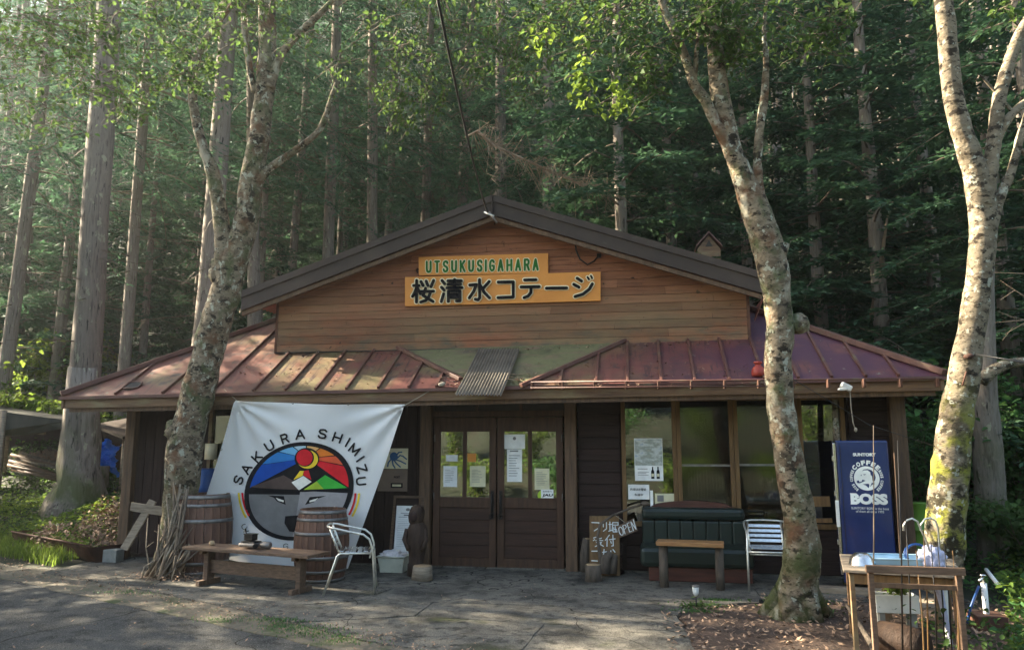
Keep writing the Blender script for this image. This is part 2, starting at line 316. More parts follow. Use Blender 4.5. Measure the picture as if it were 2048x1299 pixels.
# flat lettering cut from the built-in font: returns triangles normalised to a 1x1 box
def glyphs(txt, bold=0.0, space=1.0, line=1.0):
    cu = bpy.data.curves.new('lettering', 'FONT'); cu.body = txt; cu.size = 1; cu.offset = bold; cu.resolution_u = 3; cu.space_character = space; cu.space_line = line; cu.align_x = 'CENTER'
    o = bpy.data.objects.new('lettering', cu); COL.objects.link(o); bpy.context.view_layer.update()
    me = bpy.data.meshes.new_from_object(o); bpy.data.objects.remove(o); bpy.data.curves.remove(cu)
    me.calc_loop_triangles(); V = np.array([v.co[:2] for v in me.vertices]); F = np.array([t.vertices[:] for t in me.loop_triangles]); bpy.data.meshes.remove(me)
    lo = V.min(0); hi = V.max(0); return (V-lo)/(hi-lo), F, (hi-lo)[0]/(hi-lo)[1]
def text_on(txt, fn, m, parent, bold=0.0, space=1.0, name='lettering', line=1.0):    # fn maps (u,v) of the 1x1 box to a place
    V, F, _ = glyphs(txt, bold, space, line); return np_mesh(name, [fn(u, v) for u, v in V], F, m, parent)
def wall_box(x0, x1, z0, z1, y): return lambda u, v: (x0+(x1-x0)*u, y, z0+(z1-z0)*v)
SF = {'A': [[(0, 0), (.5, 1), (1, 0)], [(.2, .34), (.8, .34)]], 'K': [[(0, 0), (0, 1)], [(.95, 1), (0, .38)], [(.35, .6), (1, 0)]], 'U': [[(0, 1), (0, .3), (.15, .06), (.5, 0), (.85, .06), (1, .3), (1, 1)]],
 'R': [[(0, 0), (0, 1), (.7, 1), (.95, .86), (.95, .64), (.7, .5), (0, .5)], [(.6, .5), (1, 0)]], 'S': [[(.97, .82), (.8, .97), (.5, 1), (.15, .93), (.04, .74), (.2, .57), (.8, .44), (.97, .25), (.82, .06), (.5, 0), (.15, .05), (0, .22)]],
 'H': [[(0, 0), (0, 1)], [(1, 0), (1, 1)], [(0, .5), (1, .5)]], 'I': [[(.5, 0), (.5, 1)]], 'M': [[(0, 0), (0, 1), (.5, .15), (1, 1), (1, 0)]], 'Z': [[(0, 1), (1, 1), (0, 0), (1, 0)]], 'T': [[(0, 1), (1, 1)], [(.5, 1), (.5, 0)]],
 'G': [[(.95, .82), (.75, .97), (.45, 1), (.12, .86), (0, .5), (.12, .14), (.5, 0), (.85, .08), (.97, .2), (.97, .47), (.6, .47)]], 'C': [[(.95, .82), (.75, .97), (.45, 1), (.12, .86), (0, .5), (.12, .14), (.5, 0), (.8, .05), (.97, .2)]]}
def strokes(b, lines, w, fn, lift=0.0):    # rounded pen strokes as flat shapes; each stroke a hair above the last
    for i, ln in enumerate(lines):
        q = [Vector((p[0], p[1])) for p in ln]; hw = (ln[2][2] if len(ln) > 2 and len(ln[2]) > 2 else w)/2
        for s_ in range(len(q)-1):
            a, c = q[s_], q[s_+1]; d = (c-a).normalized() if (c-a).length > 0 else Vector((1, 0)); an = math.atan2(d.y, d.x); out = []
            for k in range(9): t = an+PI/2+PI*k/8; out.append((a.x+hw*math.cos(t), a.y+hw*math.sin(t)))
            for k in range(9): t = an-PI/2+PI*k/8; out.append((c.x+hw*math.cos(t), c.y+hw*math.sin(t)))
            b.poly([fn(x, y, lift+.0002*(i*3+s_)) for x, y in out])
    return b
# ------------------------------------------------------------------ ground
def grid_sheet(name, xs, ys, m, dz=0.0, mask=None, jag=0.0):
    X, Y = np.meshgrid(xs, ys); Z = hz(X, Y)+dz
    V = np.stack([X.ravel(), Y.ravel(), Z.ravel()], 1); nx = len(xs); F = []
    i, j = np.meshgrid(np.arange(nx-1), np.arange(len(ys)-1)); a = (j*nx+i).ravel(); F = np.stack([a, a+1, a+nx+1, a+nx], 1)
    if mask is not None:
        c = V[F].mean(1); F = F[mask(c[:, 0], c[:, 1])]
    return struct(np_mesh(name, V, F, m, smooth_=True))
xs = np.concatenate([np.arange(-74, -14, 4.), np.arange(-14, 14, .22), np.arange(14, 75, 4.)])
ys = np.concatenate([np.arange(-36, -16, 2.), np.arange(-16, 12, .22), np.arange(12, 111, 3.)])
ground = grid_sheet('ground', xs, ys, 'forest_floor', -.03)
def flat_poly(name, pts, m, z=0.0, th=.06, parent=None, jag=0.0, sub=.25):
    out = []
    for i in range(len(pts)):
        a = Vector(pts[i]); b_ = Vector(pts[(i+1) % len(pts)]); n = max(1, int((b_-a).length/sub)); nd = Vector((-(b_-a).y, (b_-a).x)).normalized()
        for k in range(n):
            p = a+(b_-a)*k/n; out.append(p+nd*jag*mnoise.noise(Vector((p.x*3, p.y*3, 1)))*(1 if k else 0))
    b = B(); b.poly([(p.x, p.y, z) for p in out], (0, 0, -th)); return b.build(name, m, parent)
# road: asphalt sheet to the left and in front
e = [(x, road_edge(x)) for x in np.arange(-30, 8.1, 1.0)]
road = struct(flat_poly('road', [(p[0], p[1]-.18) for p in e] + [(8, -12.3), (-30, -11.3)], 'asphalt', .004, .05, jag=.05))
verge = struct(flat_poly('verge', [(x, road_edge(x)-.35) for x in np.arange(-30, 5, .5)] + [(x, road_edge(x)+(.55 if x > -5.5 else .35)+.12*math.sin(x*3)) for x in np.arange(4.5, -30, -.5)], 'verge', .012, .05, jag=.10))
# forecourt: cracked slabs of old concrete, each its own piece
fore = thing('forecourt', None, None, (0, 0, 0)); fore['kind'] = 'structure'
FP = {k: G(*v) for k, v in dict(a=(60, 1108), b=(330, 1165), c=(505, 1228), d=(640, 1262), e=(730, 1290), f=(842, 1240), g=(850, 1299), h=(500, 1150), i=(700, 1213), j=(1100, 1262), k=(1330, 1262), l=(1365, 1220), m=(1530, 1195), n=(1030, 1170), o=(1330, 1299)).items()}
def q(*ks): return [(FP[k].x, FP[k].y) if isinstance(k, str) else k for k in ks]
bx0, bx1 = -6.0, 5.6; by = .1
slabs = [
 [(-5.9, -1.32), (-4.9, -1.7), (-4.3, .1), (-5.9, .1)],
 [(-4.9, -1.7), (-3.6, -2.25), (-2.3, -1.9), (-2.4, .1), (-4.3, .1)],
 [(-3.6, -2.25), (-2.15, -2.95), (-1.1, -2.35), (-.9, -1.2), (-2.35, -1.2), (-2.3, -1.9)],
 [(-2.35, -1.2), (-.9, -1.2), (1.1, -1.05), (1.2, .1), (-2.4, .1)],
 [(-2.15, -2.95), (-1.35, -3.4), (-.3, -2.95), (-.3, -2.3), (-1.1, -2.35)],
 [(-1.1, -2.35), (-.3, -2.3), (1.3, -2.25), (1.1, -1.05), (-.9, -1.2)],
 [(-.3, -2.95), (1.0, -3.05), (2.3, -3.15), (2.25, -2.5), (1.3, -2.25), (-.3, -2.3)],
 [(1.3, -2.25), (2.25, -2.5), (2.35, -2.0), (3.15, -1.75), (3.2, -1.0), (1.1, -1.05)],
 [(1.1, -1.05), (3.2, -1.0), (3.3, .1), (1.2, .1)],
 [(3.2, -1.35), (5.4, -1.45), (5.5, .1), (3.3, .1)],
 [(-1.35, -3.4), (-.5, -3.9), (.9, -4.35), (1.0, -3.05), (-.3, -2.95)],
 [(1.0, -3.05), (.9, -4.35), (2.0, -4.9), (2.6, -5.3), (2.35, -4.2), (2.3, -3.15)]]
bed = flat_poly('bedding', [(-5.9, -1.25), (-4.9, -1.65), (-2.15, -2.9), (-.5, -3.85), (.9, -4.3), (2.45, -5.0), (2.2, -2.4), (3.2, -1.5), (5.4, -1.4), (5.45, .05), (-5.85, .05)], 'concrete', .020, .04, fore)
for s_ in slabs:
    c = Vector((sum(p[0] for p in s_)/len(s_), sum(p[1] for p in s_)/len(s_)))
    pts = [tuple(Vector(p)+(c-Vector(p)).normalized()*.010) for p in s_]
    flat_poly('slab', pts, 'concrete', .030+rnd.uniform(-.004, .004), .09, fore, jag=.035, sub=.14)
soil = struct(flat_poly('soil_bed', [(2.30, -2.45), (2.75, -2.0), (3.4, -1.65), (5.3, -1.3), (6.6, -1.5), (7.5, -4.5), (6.0, -8), (3.6, -7.6), (2.0, -4.6), (2.25, -3.2)], 'soil', .022, .08, jag=.12, sub=.15))
def flakes(name, label, pts, size, m, parent=None, kindstuff=True):      # fallen leaves: small curled flat leaves
    n = len(pts); a = rng.uniform(0, 2*PI, n); t = rng.uniform(-.6, .6, (n, 2)); s_ = size*rng.uniform(.5, 1.3, n)
    d = np.stack([np.cos(a), np.sin(a), t[:, 0]], 1)*s_[:, None]; e_ = np.stack([-np.sin(a), np.cos(a), t[:, 1]], 1)*s_[:, None]*.45
    c = np.asarray(pts); V = np.stack([c-d*.5, c+e_*.5, c+d*.5+[0, 0, .004], c-e_*.5], 1).reshape(-1, 3)
    o = np_mesh(name, V, np.arange(4*n).reshape(-1, 4), m, parent); tag(o, label, 'leaf litter', kind='stuff'); return o
pts = []
while len(pts) < 5200:
    x = rnd.uniform(2.1, 7.2); y = rnd.uniform(-7, -1.3)
    if (x < 2.4 and y > -2.4) or (y > -1.9 and x < 3.2): continue
    pts.append((x, y, .035+rnd.random()*.012))
flakes('leaf_litter', 'dry brown fallen leaves covering the bare soil round the middle birch', pts, .055, 'litter')
pts = []
for i in range(420):
    x = rnd.uniform(-6, 3); y = rnd.uniform(-5, -.4)
    if rnd.random() < (.25 if y > road_edge(x)+.7 else .6): pts.append((x, y, .045))
for i in range(1500):
    x = rnd.uniform(-8, 1.5); pts.append((x, road_edge(x)+rnd.gauss(.05, .22), .03))
flakes('fallen_leaves', 'scattered dry leaves and debris along the edge of the road and forecourt', pts, .035, 'litter')
# moss and grass tufts in the cracks
def blades(name, label, cat, pts, h, m, wdt=.006, lean=.5, parent=None):
    n = len(pts); c = np.asarray(pts, float); hh = h*rng.uniform(.4, 1.2, n); a = rng.uniform(0, 2*PI, n); ln = rng.uniform(.1, lean, n)*hh
    dx = np.stack([np.cos(a), np.sin(a), 0*a], 1); sd_ = np.stack([-np.sin(a), np.cos(a), 0*a], 1)*wdt
    mid = c+dx*(ln*.35)[:, None]+np.stack([0*a, 0*a, hh*.6], 1); tip = c+dx*ln[:, None]*1.2+np.stack([0*a, 0*a, hh], 1)
    V = np.concatenate([c-sd_, c+sd_, mid+sd_*.7, mid-sd_*.7, tip], 0); k = np.arange(n)
    F = np.concatenate([np.stack([k, k+n, k+2*n, k+3*n], 1), np.stack([k+3*n, k+2*n, k+4*n, k+4*n], 1)])
    # degenerate quads for the tips become thin triangles
    me_F = F.copy(); me_F[n:, 3] = me_F[n:, 2]
    V2 = np.concatenate([V, tip+sd_*.05]); me_F[n:, 3] = me_F[n:, 2]; me_F[n:, 2] = k+5*n; me_F[n:, 3] = k+4*n
    o = np_mesh(name, V2, me_F, m, parent)
    if parent is None: tag(o, label, cat, kind='stuff')
    return o
pts = []
for (px, py, r, n) in [(560, 1246, .16, 260), (600, 1262, .2, 300), (640, 1275, .2, 260), (700, 1290, .15, 120), (1392, 1228, .12, 260), (1440, 1205, .1, 200), (1415, 1215, .12, 160), (250, 1190, .2, 150), (460, 1245, .2, 160)]:
    c = G(px, py)
    for i in range(n): pts.append((c.x+rnd.gauss(0, r), c.y+rnd.gauss(0, r*.35), .03))
blades('grass_tufts', 'low moss and grass growing in cracks of the forecourt paving', 'grass', pts, .022, 'leaf_deep', .004)
# ------------------------------------------------------------------ the cottage
house = thing('cottage', 'timber cottage with a wide false gable, reddish metal roof and brown double doors', 'building', (0, 0, 0))
def hp(b, name, m, parent=house, **k): return b.build(name, m, parent, **k)
SL = .63
def ez(x): return 2.36 + (x+6.13)*(2.48-2.36)/11.59        # eave height, the old roof sags to the left
def RP(px, py, lift=0.0):                                   # photo pixel -> point on the front roof slope
    d = _ray(px, py); t = 5.0
    for _ in range(30):
        p = CAM+d*t; f = p.z-(ez(p.x)+SL*(p.y+1)+lift); p2 = CAM+d*(t+.01); f2 = p2.z-(ez(p2.x)+SL*(p2.y+1)+lift); t -= f/((f2-f)/.01)
    return CAM+d*t
# walls ---------------------------------------------------------------
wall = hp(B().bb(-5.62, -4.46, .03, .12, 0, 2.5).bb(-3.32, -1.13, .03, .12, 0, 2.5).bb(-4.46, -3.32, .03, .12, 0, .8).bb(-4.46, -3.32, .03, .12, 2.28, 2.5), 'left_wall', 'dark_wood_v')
x = -5.6
while x < -1.2:
    x2 = min(x+.152, -1.15)
    if not (-4.45 < x < -3.35): hp(B().bb(x, x2-.008, 0, .03, .1, 2.42, bev=.003), 'plank', 'dark_wood_v', wall)
    else:
        hp(B().bb(x, x2-.008, 0, .03, .1, .8, bev=.003), 'plank', 'dark_wood_v', wall)
    x = x2
wall2 = hp(B().bb(1.09, 1.72, .03, .12, 0, 2.5), 'entrance_wall', 'dark_wood')
wall3 = hp(B().bb(4.56, 5.14, .03, .12, 0, 2.5), 'right_wall', 'dark_wood')
sillw = hp(B().bb(1.72, 4.56, .03, .12, 0, .62), 'sill_wall', 'dark_wood')
for (wx0, wx1, top, par) in ((1.10, 1.66, 2.36, wall2), (4.62, 5.12, 2.36, wall3), (1.72, 4.56, .6, sillw)):
    z = .06
    while z < top-.02:
        z2 = min(z+.158, top); hp(B().bb(wx0, wx1, -.002, .03, z, z2-.007, bev=.003), 'plank', 'dark_wood', par); z = z2
hp(B().bb(-5.62, -5.5, .03, 7.8, 0, 2.5), 'side_wall', 'dark_wood'); hp(B().bb(5.14, 5.26, .03, 7.8, 0, 2.5), 'side_wall', 'dark_wood'); hp(B().bb(-5.5, 5.14, 7.7, 7.8, 0, 2.5), 'back_wall', 'dark_wood')
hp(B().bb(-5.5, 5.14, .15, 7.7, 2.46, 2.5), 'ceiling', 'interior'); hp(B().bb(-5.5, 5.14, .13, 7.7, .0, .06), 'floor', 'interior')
hp(B().bb(-5.66, 5.3, -.03, .1, -.1, .045), 'foundation', 'concrete')
# posts and beams
for x0, x1, y0 in ((-5.74, -5.58, -.10), (-1.13, -.975, -.09), (.915, 1.075, -.09), (5.10, 5.29, -.10)):
    hp(B().bb(x0, x1, y0, y0+.16, .0, 2.40, bev=.012), 'post', 'post_wood')
hp(B().bb(-5.74, 5.29, -.085, .06, 2.385, 2.52, bev=.01), 'wall_beam', 'post_wood')
hp(B().bb(-.96, .90, -.01, .10, 2.08, 2.16, bev=.005), 'door_lintel', 'door_wood')
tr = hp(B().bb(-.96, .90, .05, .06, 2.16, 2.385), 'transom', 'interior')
for xx in (-.33, .3): hp(B().bb(xx-.02, xx+.02, .0, .05, 2.16, 2.385), 'mullion', 'door_wood', tr)
# double door ----------------------------------------------------------
def door_leaf(x0, x1, side):
    d = hp(B().bb(x0, x1, .035, .05, .05, .97), 'door', 'door_panel_wood')
    for a, b_ in ((x0, x0+.095), (x1-.095, x1)): hp(B().bb(a, b_, -.01, .035, .04, 2.07, bev=.004), 'stile', 'door_wood', d)
    for z0, z1 in ((.04, .16), (.83, .97), (1.87, 2.07)): hp(B().bb(x0+.095, x1-.095, -.008, .035, z0, z1, bev=.004), 'rail', 'door_wood', d)
    mx = (x0+x1)/2; hp(B().bb(mx-.028, mx+.028, -.006, .035, .97, 1.87, bev=.003), 'muntin', 'door_wood', d)
    z = .16
    while z < .82:
        hp(B().bb(x0+.095, x1-.095, .018, .035, z, z+.161, bev=.004), 'plank', 'door_panel_wood', d); z += .1675
    for a, b_ in ((x0+.095, mx-.028), (mx+.028, x1-.095)): hp(B().bb(a, b_, .008, .014, .97, 1.87), 'pane', 'door_glass', d)
    hx = x1-.05 if side < 0 else x0+.05
    h = B().tube([(hx, -.01, 1.02), (hx, -.055, 1.0), (hx, -.06, .88), (hx, -.055, .74), (hx, -.01, .72)], .011, 8); h.bb(hx-.022, hx+.022, -.016, -.01, .68, 1.06)
    h.tube([(hx+.03*math.cos(t), -.065-.004*math.sin(t), .72+.035*math.sin(t)) for t in np.linspace(0, 2*PI, 13)], .008, 6); h.build('handle', 'black_metal', d)
    kx = x0+.012 if side < 0 else x1-.012
    for z in (.98, 1.78): hp(B().cyl((kx, -.018, z-.05), (kx, -.018, z+.05), .008), 'hinge', 'steel_old', d)
    return d
dl = door_leaf(-.945, -.05, -1); dr = door_leaf(-.03, .885, 1)
# the glass of a door leaf is cut out behind by a dark room
# window band ----------------------------------------------------------
def window(x0, x1, z0, z1, screen, rail=None, wm='window_wood', glass='glass', fr=.055):
    f = hp(B().bb(x0, x0+fr, -.02, .07, z0, z1, bev=.004).bb(x1-fr, x1, -.02, .07, z0, z1, bev=.004).bb(x0+fr, x1-fr, -.018, .07, z1-.05, z1).bb(x0+fr, x1-fr, -.018, .07, z0, z0+.06), 'window', wm)
    hp(B().bb(x0+fr, x1-fr, .03, .036, z0+.06, z1-.05), 'pane', 'screen_glass' if screen else glass, f)
    if rail: hp(B().bb(x0+fr, x1-fr, .004, .03, rail-.014, rail+.014), 'rail', 'steel_old', f)
    return f
wz0, wz1 = .62, 2.32
X = [P(1242, 850).x, P(1352, 850).x, P(1466, 850).x, P(1595, 850).x, P(1690, 850).x]
window(X[0], X[1]-.002, wz0, wz1, False); window(X[1]+.002, X[2]-.002, wz0, wz1, True, P(1400, 930).z); window(X[2]+.002, X[3]-.002, wz0, wz1, True, P(1500, 929).z); window(X[3]+.002, X[4], wz0, wz1, False)
window(-4.42, -3.36, .82, 2.26, False, None, 'eave_wood')
cb = B()
for i in range(40): cb.bb(X[1]+.08+i*.041, X[1]+.115+i*.041, .32+.02*math.sin(i*2.1), .33+.02*math.sin(i*2.1), .9, 2.1)
o = cb.build('curtain', 'curtain', house); 
# roof -----------------------------------------------------------------
TH = .03; xl, xr, ye, yb = -6.13, 5.46, -1.0, 8.6
def rp(x, y, l=0.0): return Vector((x, y, ez(x)+SL*(y+1)+l))
base = B()
ym = 3.4
A_, B_, C_, D_ = rp(xl, ye), rp(xr, ye), rp(xr-(ym-ye)-.05, ym), rp(xl+(ym-ye), ym)
Al, Bl = Vector((xl, yb, ez(xl))), Vector((xr, yb, ez(xr)))
base.poly([A_, B_, C_, D_], (0, 0, -TH)); base.poly([Al, A_, D_], (0, 0, -TH)); base.poly([B_, Bl, C_], (0, 0, -TH)); base.poly([Bl, Al, D_, C_], (0, 0, -TH))
roof = hp(base, 'roof', 'roof_trim')
# battens (photo: foot pixel on the eave) cut the front slope into panels
feet = [(232, 789), (325, 788), (420, 787), (505, 785), (570, 783), (631, 781), (693, 779), (757, 777), (818, 775), (873, 775), (1048, 772), (1120, 771), (1192, 770), (1255, 769), (1323, 767), (1390, 766), (1460, 765), (1530, 763), (1598, 761), (1665, 759), (1733, 757), (1798, 755)]
fx = sorted(RP(px, py).x for px, py in feet)
V1 = [RP(785, 694), RP(922, 763)]; V2 = [RP(1252, 684), RP(1042, 776)]           # boards of the little entrance valley
def lim(x):                                                                       # how far up the slope a batten at x runs
    t = min(x-xl, xr-x, 1.16); 
    t0 = -1.0
    if V1[0].x < x < V1[1].x: k = (x-V1[0].x)/(V1[1].x-V1[0].x); t = min(t, V1[0].y+(V1[1].y-V1[0].y)*k+1)
    if V2[1].x < x < V2[0].x: k = (x-V2[1].x)/(V2[0].x-V2[1].x); t = min(t, V2[1].y+(V2[0].y-V2[1].y)*k+1)
    if -3.45 > x or x > 3.45: t = min(x-xl, xr-x)
    return max(t, .02)
bx = sorted([xl+.02]+fx+[xr-.02, V1[1].x, V2[1].x])
for a, c in zip(bx, bx[1:]):
    if a > V1[1].x-.01 and c < V2[1].x+.01: continue
    n = 6; lo = [rp(a+.004+(c-a-.008)*k/n, ye-.015, .006) for k in range(n+1)]; hi = [rp(p.x, ye+max(.03, lim(p.x)-.01), .006) for p in lo]
    b = B(); dz = rnd.uniform(0, .004)
    for k in range(n): b.poly([lo[k]+Vector((0, 0, dz)), lo[k+1]+Vector((0, 0, dz)), hi[k+1]+Vector((0, 0, dz)), hi[k]+Vector((0, 0, dz))])
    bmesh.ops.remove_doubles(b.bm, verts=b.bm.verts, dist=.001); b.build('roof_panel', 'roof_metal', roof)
for x in fx:
    L = lim(x)
    if L < .15 or (V1[1].x < x < V2[1].x): continue
    p0, p1 = rp(x, ye-.01, .022), rp(x, ye+L-.03, .022); hp(B().bar(p0, p1, .034, .045, .004), 'batten', 'roof_trim', roof)
b = B(); vv = [V1[0]+Vector((0, 0, .012)), V1[1]+Vector((0, 0, .012)), rp(V1[1].x+.1, -1.0, .012), rp(V2[1].x-.02, -1.0, .012), V2[1]+Vector((0, 0, .012)), V2[0]+Vector((0, 0, .012))]
b.poly(vv, (0, 0, -.01)); b.build('moss_panel', 'moss_panel', roof)
for v in (V1, V2): hp(B().bar(v[0]+Vector((0, 0, .035)), v[1]+Vector((0, 0, .035)), .075, .05, .006), 'valley_board', 'roof_trim', roof)
b = B()
for i in range(26):
    p = RP(rnd.uniform(890, 925) if i % 2 else rnd.uniform(1010, 1060), rnd.uniform(745, 768), .02); b.bar(p, p+Vector((rnd.uniform(-.16, .16), rnd.uniform(-.1, .1), .01)), .012, .008)
o = b.build('twig_debris', 'dead_twig', roof); o['kind'] = 'stuff'
for p0, p1 in ((A_, rp(xl+3.4, ye+3.4)), (B_, rp(xr-3.4, ye+3.4))): hp(B().bar(p0+Vector((0, 0, .04)), p1+Vector((0, 0, .04)), .13, .07, .008), 'hip_cap', 'roof_trim', roof)
hc = RP(265, 771, .02); b = B(); b.tube([hc+Vector((.13*math.cos(t), .10*math.sin(t), .063*math.sin(t)+.012+.012*math.sin(3*t))) for t in np.linspace(0, 2*PI, 17)], .012, 6); b.build('hole_rim', 'roof_trim', roof)
B().poly([hc+Vector((.125*math.cos(t), .095*math.sin(t), .06*math.sin(t)+.006)) for t in np.linspace(0, 2*PI, 16, endpoint=False)], (0, 0, -.02)).build('dark_hole_disc', 'interior', roof)  # dark disc paints the shaded inside of a broken hole in the roof
fl_ = [tuple(RP(rnd.uniform(480, 1560), rnd.uniform(722, 772), .014)) for _ in range(260)]+[tuple(RP(rnd.uniform(870, 1080), rnd.uniform(745, 774), .016)) for _ in range(160)]+[tuple(rp(rnd.uniform(-3.3, 3.3), rnd.uniform(-.12, -.02), .014)) for _ in range(160)]
lf_ = flakes('roof_litter', None, fl_, .045, 'litter', roof); del lf_['category']
# eave board, drip edge, rafters
def ev(x, y, z): return (x, y, ez(x)+z)
b = B(); b.bm.verts.ensure_lookup_table()
def eboard(x0, x1, y0, y1, z0, z1):
    b = B(); b.poly([ev(x0, y0, z0), ev(x1, y0, z0), ev(x1, y0, z1), ev(x0, y0, z1)], (0, y1-y0, 0)); return b
hp(eboard(xl+.05, xr-.05, ye+.02, ye+.06, -.165, -.035), 'eave_board', 'eave_wood')
hp(eboard(xl, xr, ye-.03, ye+.015, -.045, -.004), 'drip_edge', 'roof_trim')
hp(eboard(xl+.1, xr-.1, ye+.07, ye+.13, -.22, -.10), 'eave_beam', 'post_wood')
hp(B().poly([(xl+.02, ye, ez(xl)-.165), (xl+.02, yb, ez(xl)-.165), (xl+.02, yb, ez(xl)-.02), (xl+.02, ye, ez(xl)-.02)], (.04, 0, 0)), 'eave_board', 'eave_wood')
hp(B().poly([(xr-.06, ye, ez(xr)-.165), (xr-.06, yb, ez(xr)-.165), (xr-.06, yb, ez(xr)-.02), (xr-.06, ye, ez(xr)-.02)], (.04, 0, 0)), 'eave_board', 'eave_wood')
x = xl+.3
while x < xr-.2:
    yr = min(.06, ye+min(x-xl, xr-x)-.12)
    if yr > ye+.3: hp(B().bar(rp(x, ye+.14, -.09), rp(x, yr, -.09), .05, .09), 'rafter', 'dark_wood')
    x += .45
hp(B().poly([rp(xl+.05, ye+.06, -.045), rp(xr-.05, ye+.06, -.045), rp(xr-1.2, .1, -.045), rp(xl+1.2, .1, -.045)], (0, 0, -.01)), 'soffit', 'dark_wood')
# snow guard
g0, g1 = RP(1062, 764, .10), RP(1884, 756, .10)
hp(B().tube([g0, g1], .013, 8), 'snow_guard', 'roof_trim', roof)
hp(B().tube([g0+Vector((0, -.06, -.075)), g0+(g1-g0)*.6+Vector((0, -.06, -.075))], .009, 8), 'snow_guard', 'roof_trim', roof)
for i in range(13):
    p = g0+(g1-g0)*(.004+i/12.2); hp(B().box(p+Vector((0, -.01, -.05)), (.03, .07, .10), bev=.006), 'guard_bracket', 'rusty', roof)
# gable front -----------------------------------------------------------
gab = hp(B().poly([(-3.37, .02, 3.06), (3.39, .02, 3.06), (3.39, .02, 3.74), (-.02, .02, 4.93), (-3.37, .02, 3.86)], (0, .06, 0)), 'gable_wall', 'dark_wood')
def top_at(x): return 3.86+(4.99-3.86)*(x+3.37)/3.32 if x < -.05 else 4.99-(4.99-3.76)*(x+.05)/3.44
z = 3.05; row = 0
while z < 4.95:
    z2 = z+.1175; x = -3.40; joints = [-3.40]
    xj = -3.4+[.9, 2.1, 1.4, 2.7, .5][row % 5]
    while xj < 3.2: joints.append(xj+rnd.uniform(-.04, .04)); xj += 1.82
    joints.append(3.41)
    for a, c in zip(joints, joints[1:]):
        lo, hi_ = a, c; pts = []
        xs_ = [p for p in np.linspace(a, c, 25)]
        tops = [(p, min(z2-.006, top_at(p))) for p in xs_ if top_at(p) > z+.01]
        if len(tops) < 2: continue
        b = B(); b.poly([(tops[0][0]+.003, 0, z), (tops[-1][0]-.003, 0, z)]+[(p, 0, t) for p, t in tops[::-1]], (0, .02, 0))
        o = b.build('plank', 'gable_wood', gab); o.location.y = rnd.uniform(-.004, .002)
    z = z2; row += 1
b = B()
for r_i in range(row):
    for k in range(16):
        x_ = -3.2+k*.43+(.05 if r_i % 2 else 0)+rnd.uniform(-.02, .02); z_ = 3.05+r_i*.1175+rnd.choice([.03, .08])
        if z_ < top_at(x_)-.08 and k % 2 == 0: b.box((x_, -.003, z_), (.011, .006, .011))
o = b.build('nail_heads', 'rusty', gab); o['kind'] = 'stuff'
for pts_ in (((-3.42, 3.04), (-3.42, 3.86)), ((3.43, 3.04), (3.43, 3.74))):
    hp(B().bar((pts_[0][0], .02, pts_[0][1]), (pts_[1][0], .02, pts_[1][1]), .05, .04), 'corner_trim', 'rusty')
hp(B().bar((-3.42, -.01, 3.045), (3.43, -.01, 3.045), .025, .012), 'bottom_trim', 'black_metal')
# gable roof: metal sheet with deep folded barge boards
gy0, gy1 = -.32, 3.6
pk = P(985, 392, gy0); lt = P(484, 584, gy0); rt = P(1522, 545, gy0)
def gl(a, c, t, dz, y): p = a+(c-a)*t; return Vector((p.x, y, p.z+dz))
gro = hp(B().poly([(lt.x, gy0, lt.z), (pk.x, gy0, pk.z), (pk.x, gy1, pk.z), (lt.x, gy1, lt.z)], (0, 0, -.05)).poly([(pk.x, gy0, pk.z), (rt.x, gy0, rt.z), (rt.x, gy1, rt.z), (pk.x, gy1, pk.z)], (0, 0, -.05)), 'gable_roof', 'roof_trim')
for a, c in ((lt, pk), (pk, rt)):
    for (z0, z1, yy, m) in ((.012, -.085, -.03, 'fascia_metal'), (-.075, -.275, -.005, 'fascia_metal'), (-.29, -.35, .03, 'post_wood')):
        p = [Vector((a.x, gy0+yy, a.z+z0)), Vector((c.x, gy0+yy, c.z+z0)), Vector((c.x, gy0+yy, c.z+z1)), Vector((a.x, gy0+yy, a.z+z1))]
        hp(B().poly(p, (0, .045, 0)), 'barge_board' if m == 'fascia_metal' else 'rafter', m, gro)
    hp(B().poly([(a.x, gy0+.04, a.z-.24), (c.x, gy0+.04, c.z-.24), (c.x, .0, c.z-.24), (a.x, .0, a.z-.24)], (0, 0, .02)), 'soffit', 'post_wood', gro)
hp(B().bar((pk.x, gy0-.035, pk.z+.01), (pk.x, gy0-.035, pk.z-.27), .06, .012), 'ridge_cover', 'fascia_metal', gro)
def corr(p00, p10, p01, n, amp, m, name, parent, nrm=(0, 0, 1), sub=6):      # corrugated sheet spanned by three corners
    p00, p10, p01 = Vector(p00), Vector(p10), Vector(p01); N = n*sub; V = []; nv = Vector(nrm)
    for j in range(3):
        for i in range(N+1): V.append(p00+(p10-p00)*i/N+(p01-p00)*j/2+nv*(amp*math.sin(2*PI*i/sub)+(-.015 if j == 1 else 0)))
    F = [(j*(N+1)+i, j*(N+1)+i+1, (j+1)*(N+1)+i+1, (j+1)*(N+1)+i) for j in range(2) for i in range(N)]
    return np_mesh(name, [tuple(v) for v in V], F, m, parent, smooth_=True)
corr((-3.95, .35, 3.82), (-3.95, 3.4, 3.82), (-3.42, .35, 3.97), 26, .012, 'rust_corrugated', 'side_eave', gro)
corr((3.47, .5, 3.1), (3.47, 3.4, 3.1), (3.72, .5, 3.75), 26, .012, 'rust_corrugated', 'side_cladding', gro, (1, 0, 0))
hp(B().bb(-3.35, 3.40, .3, 3.5, 2.9, 3.65), 'gable_core', 'dark_wood')
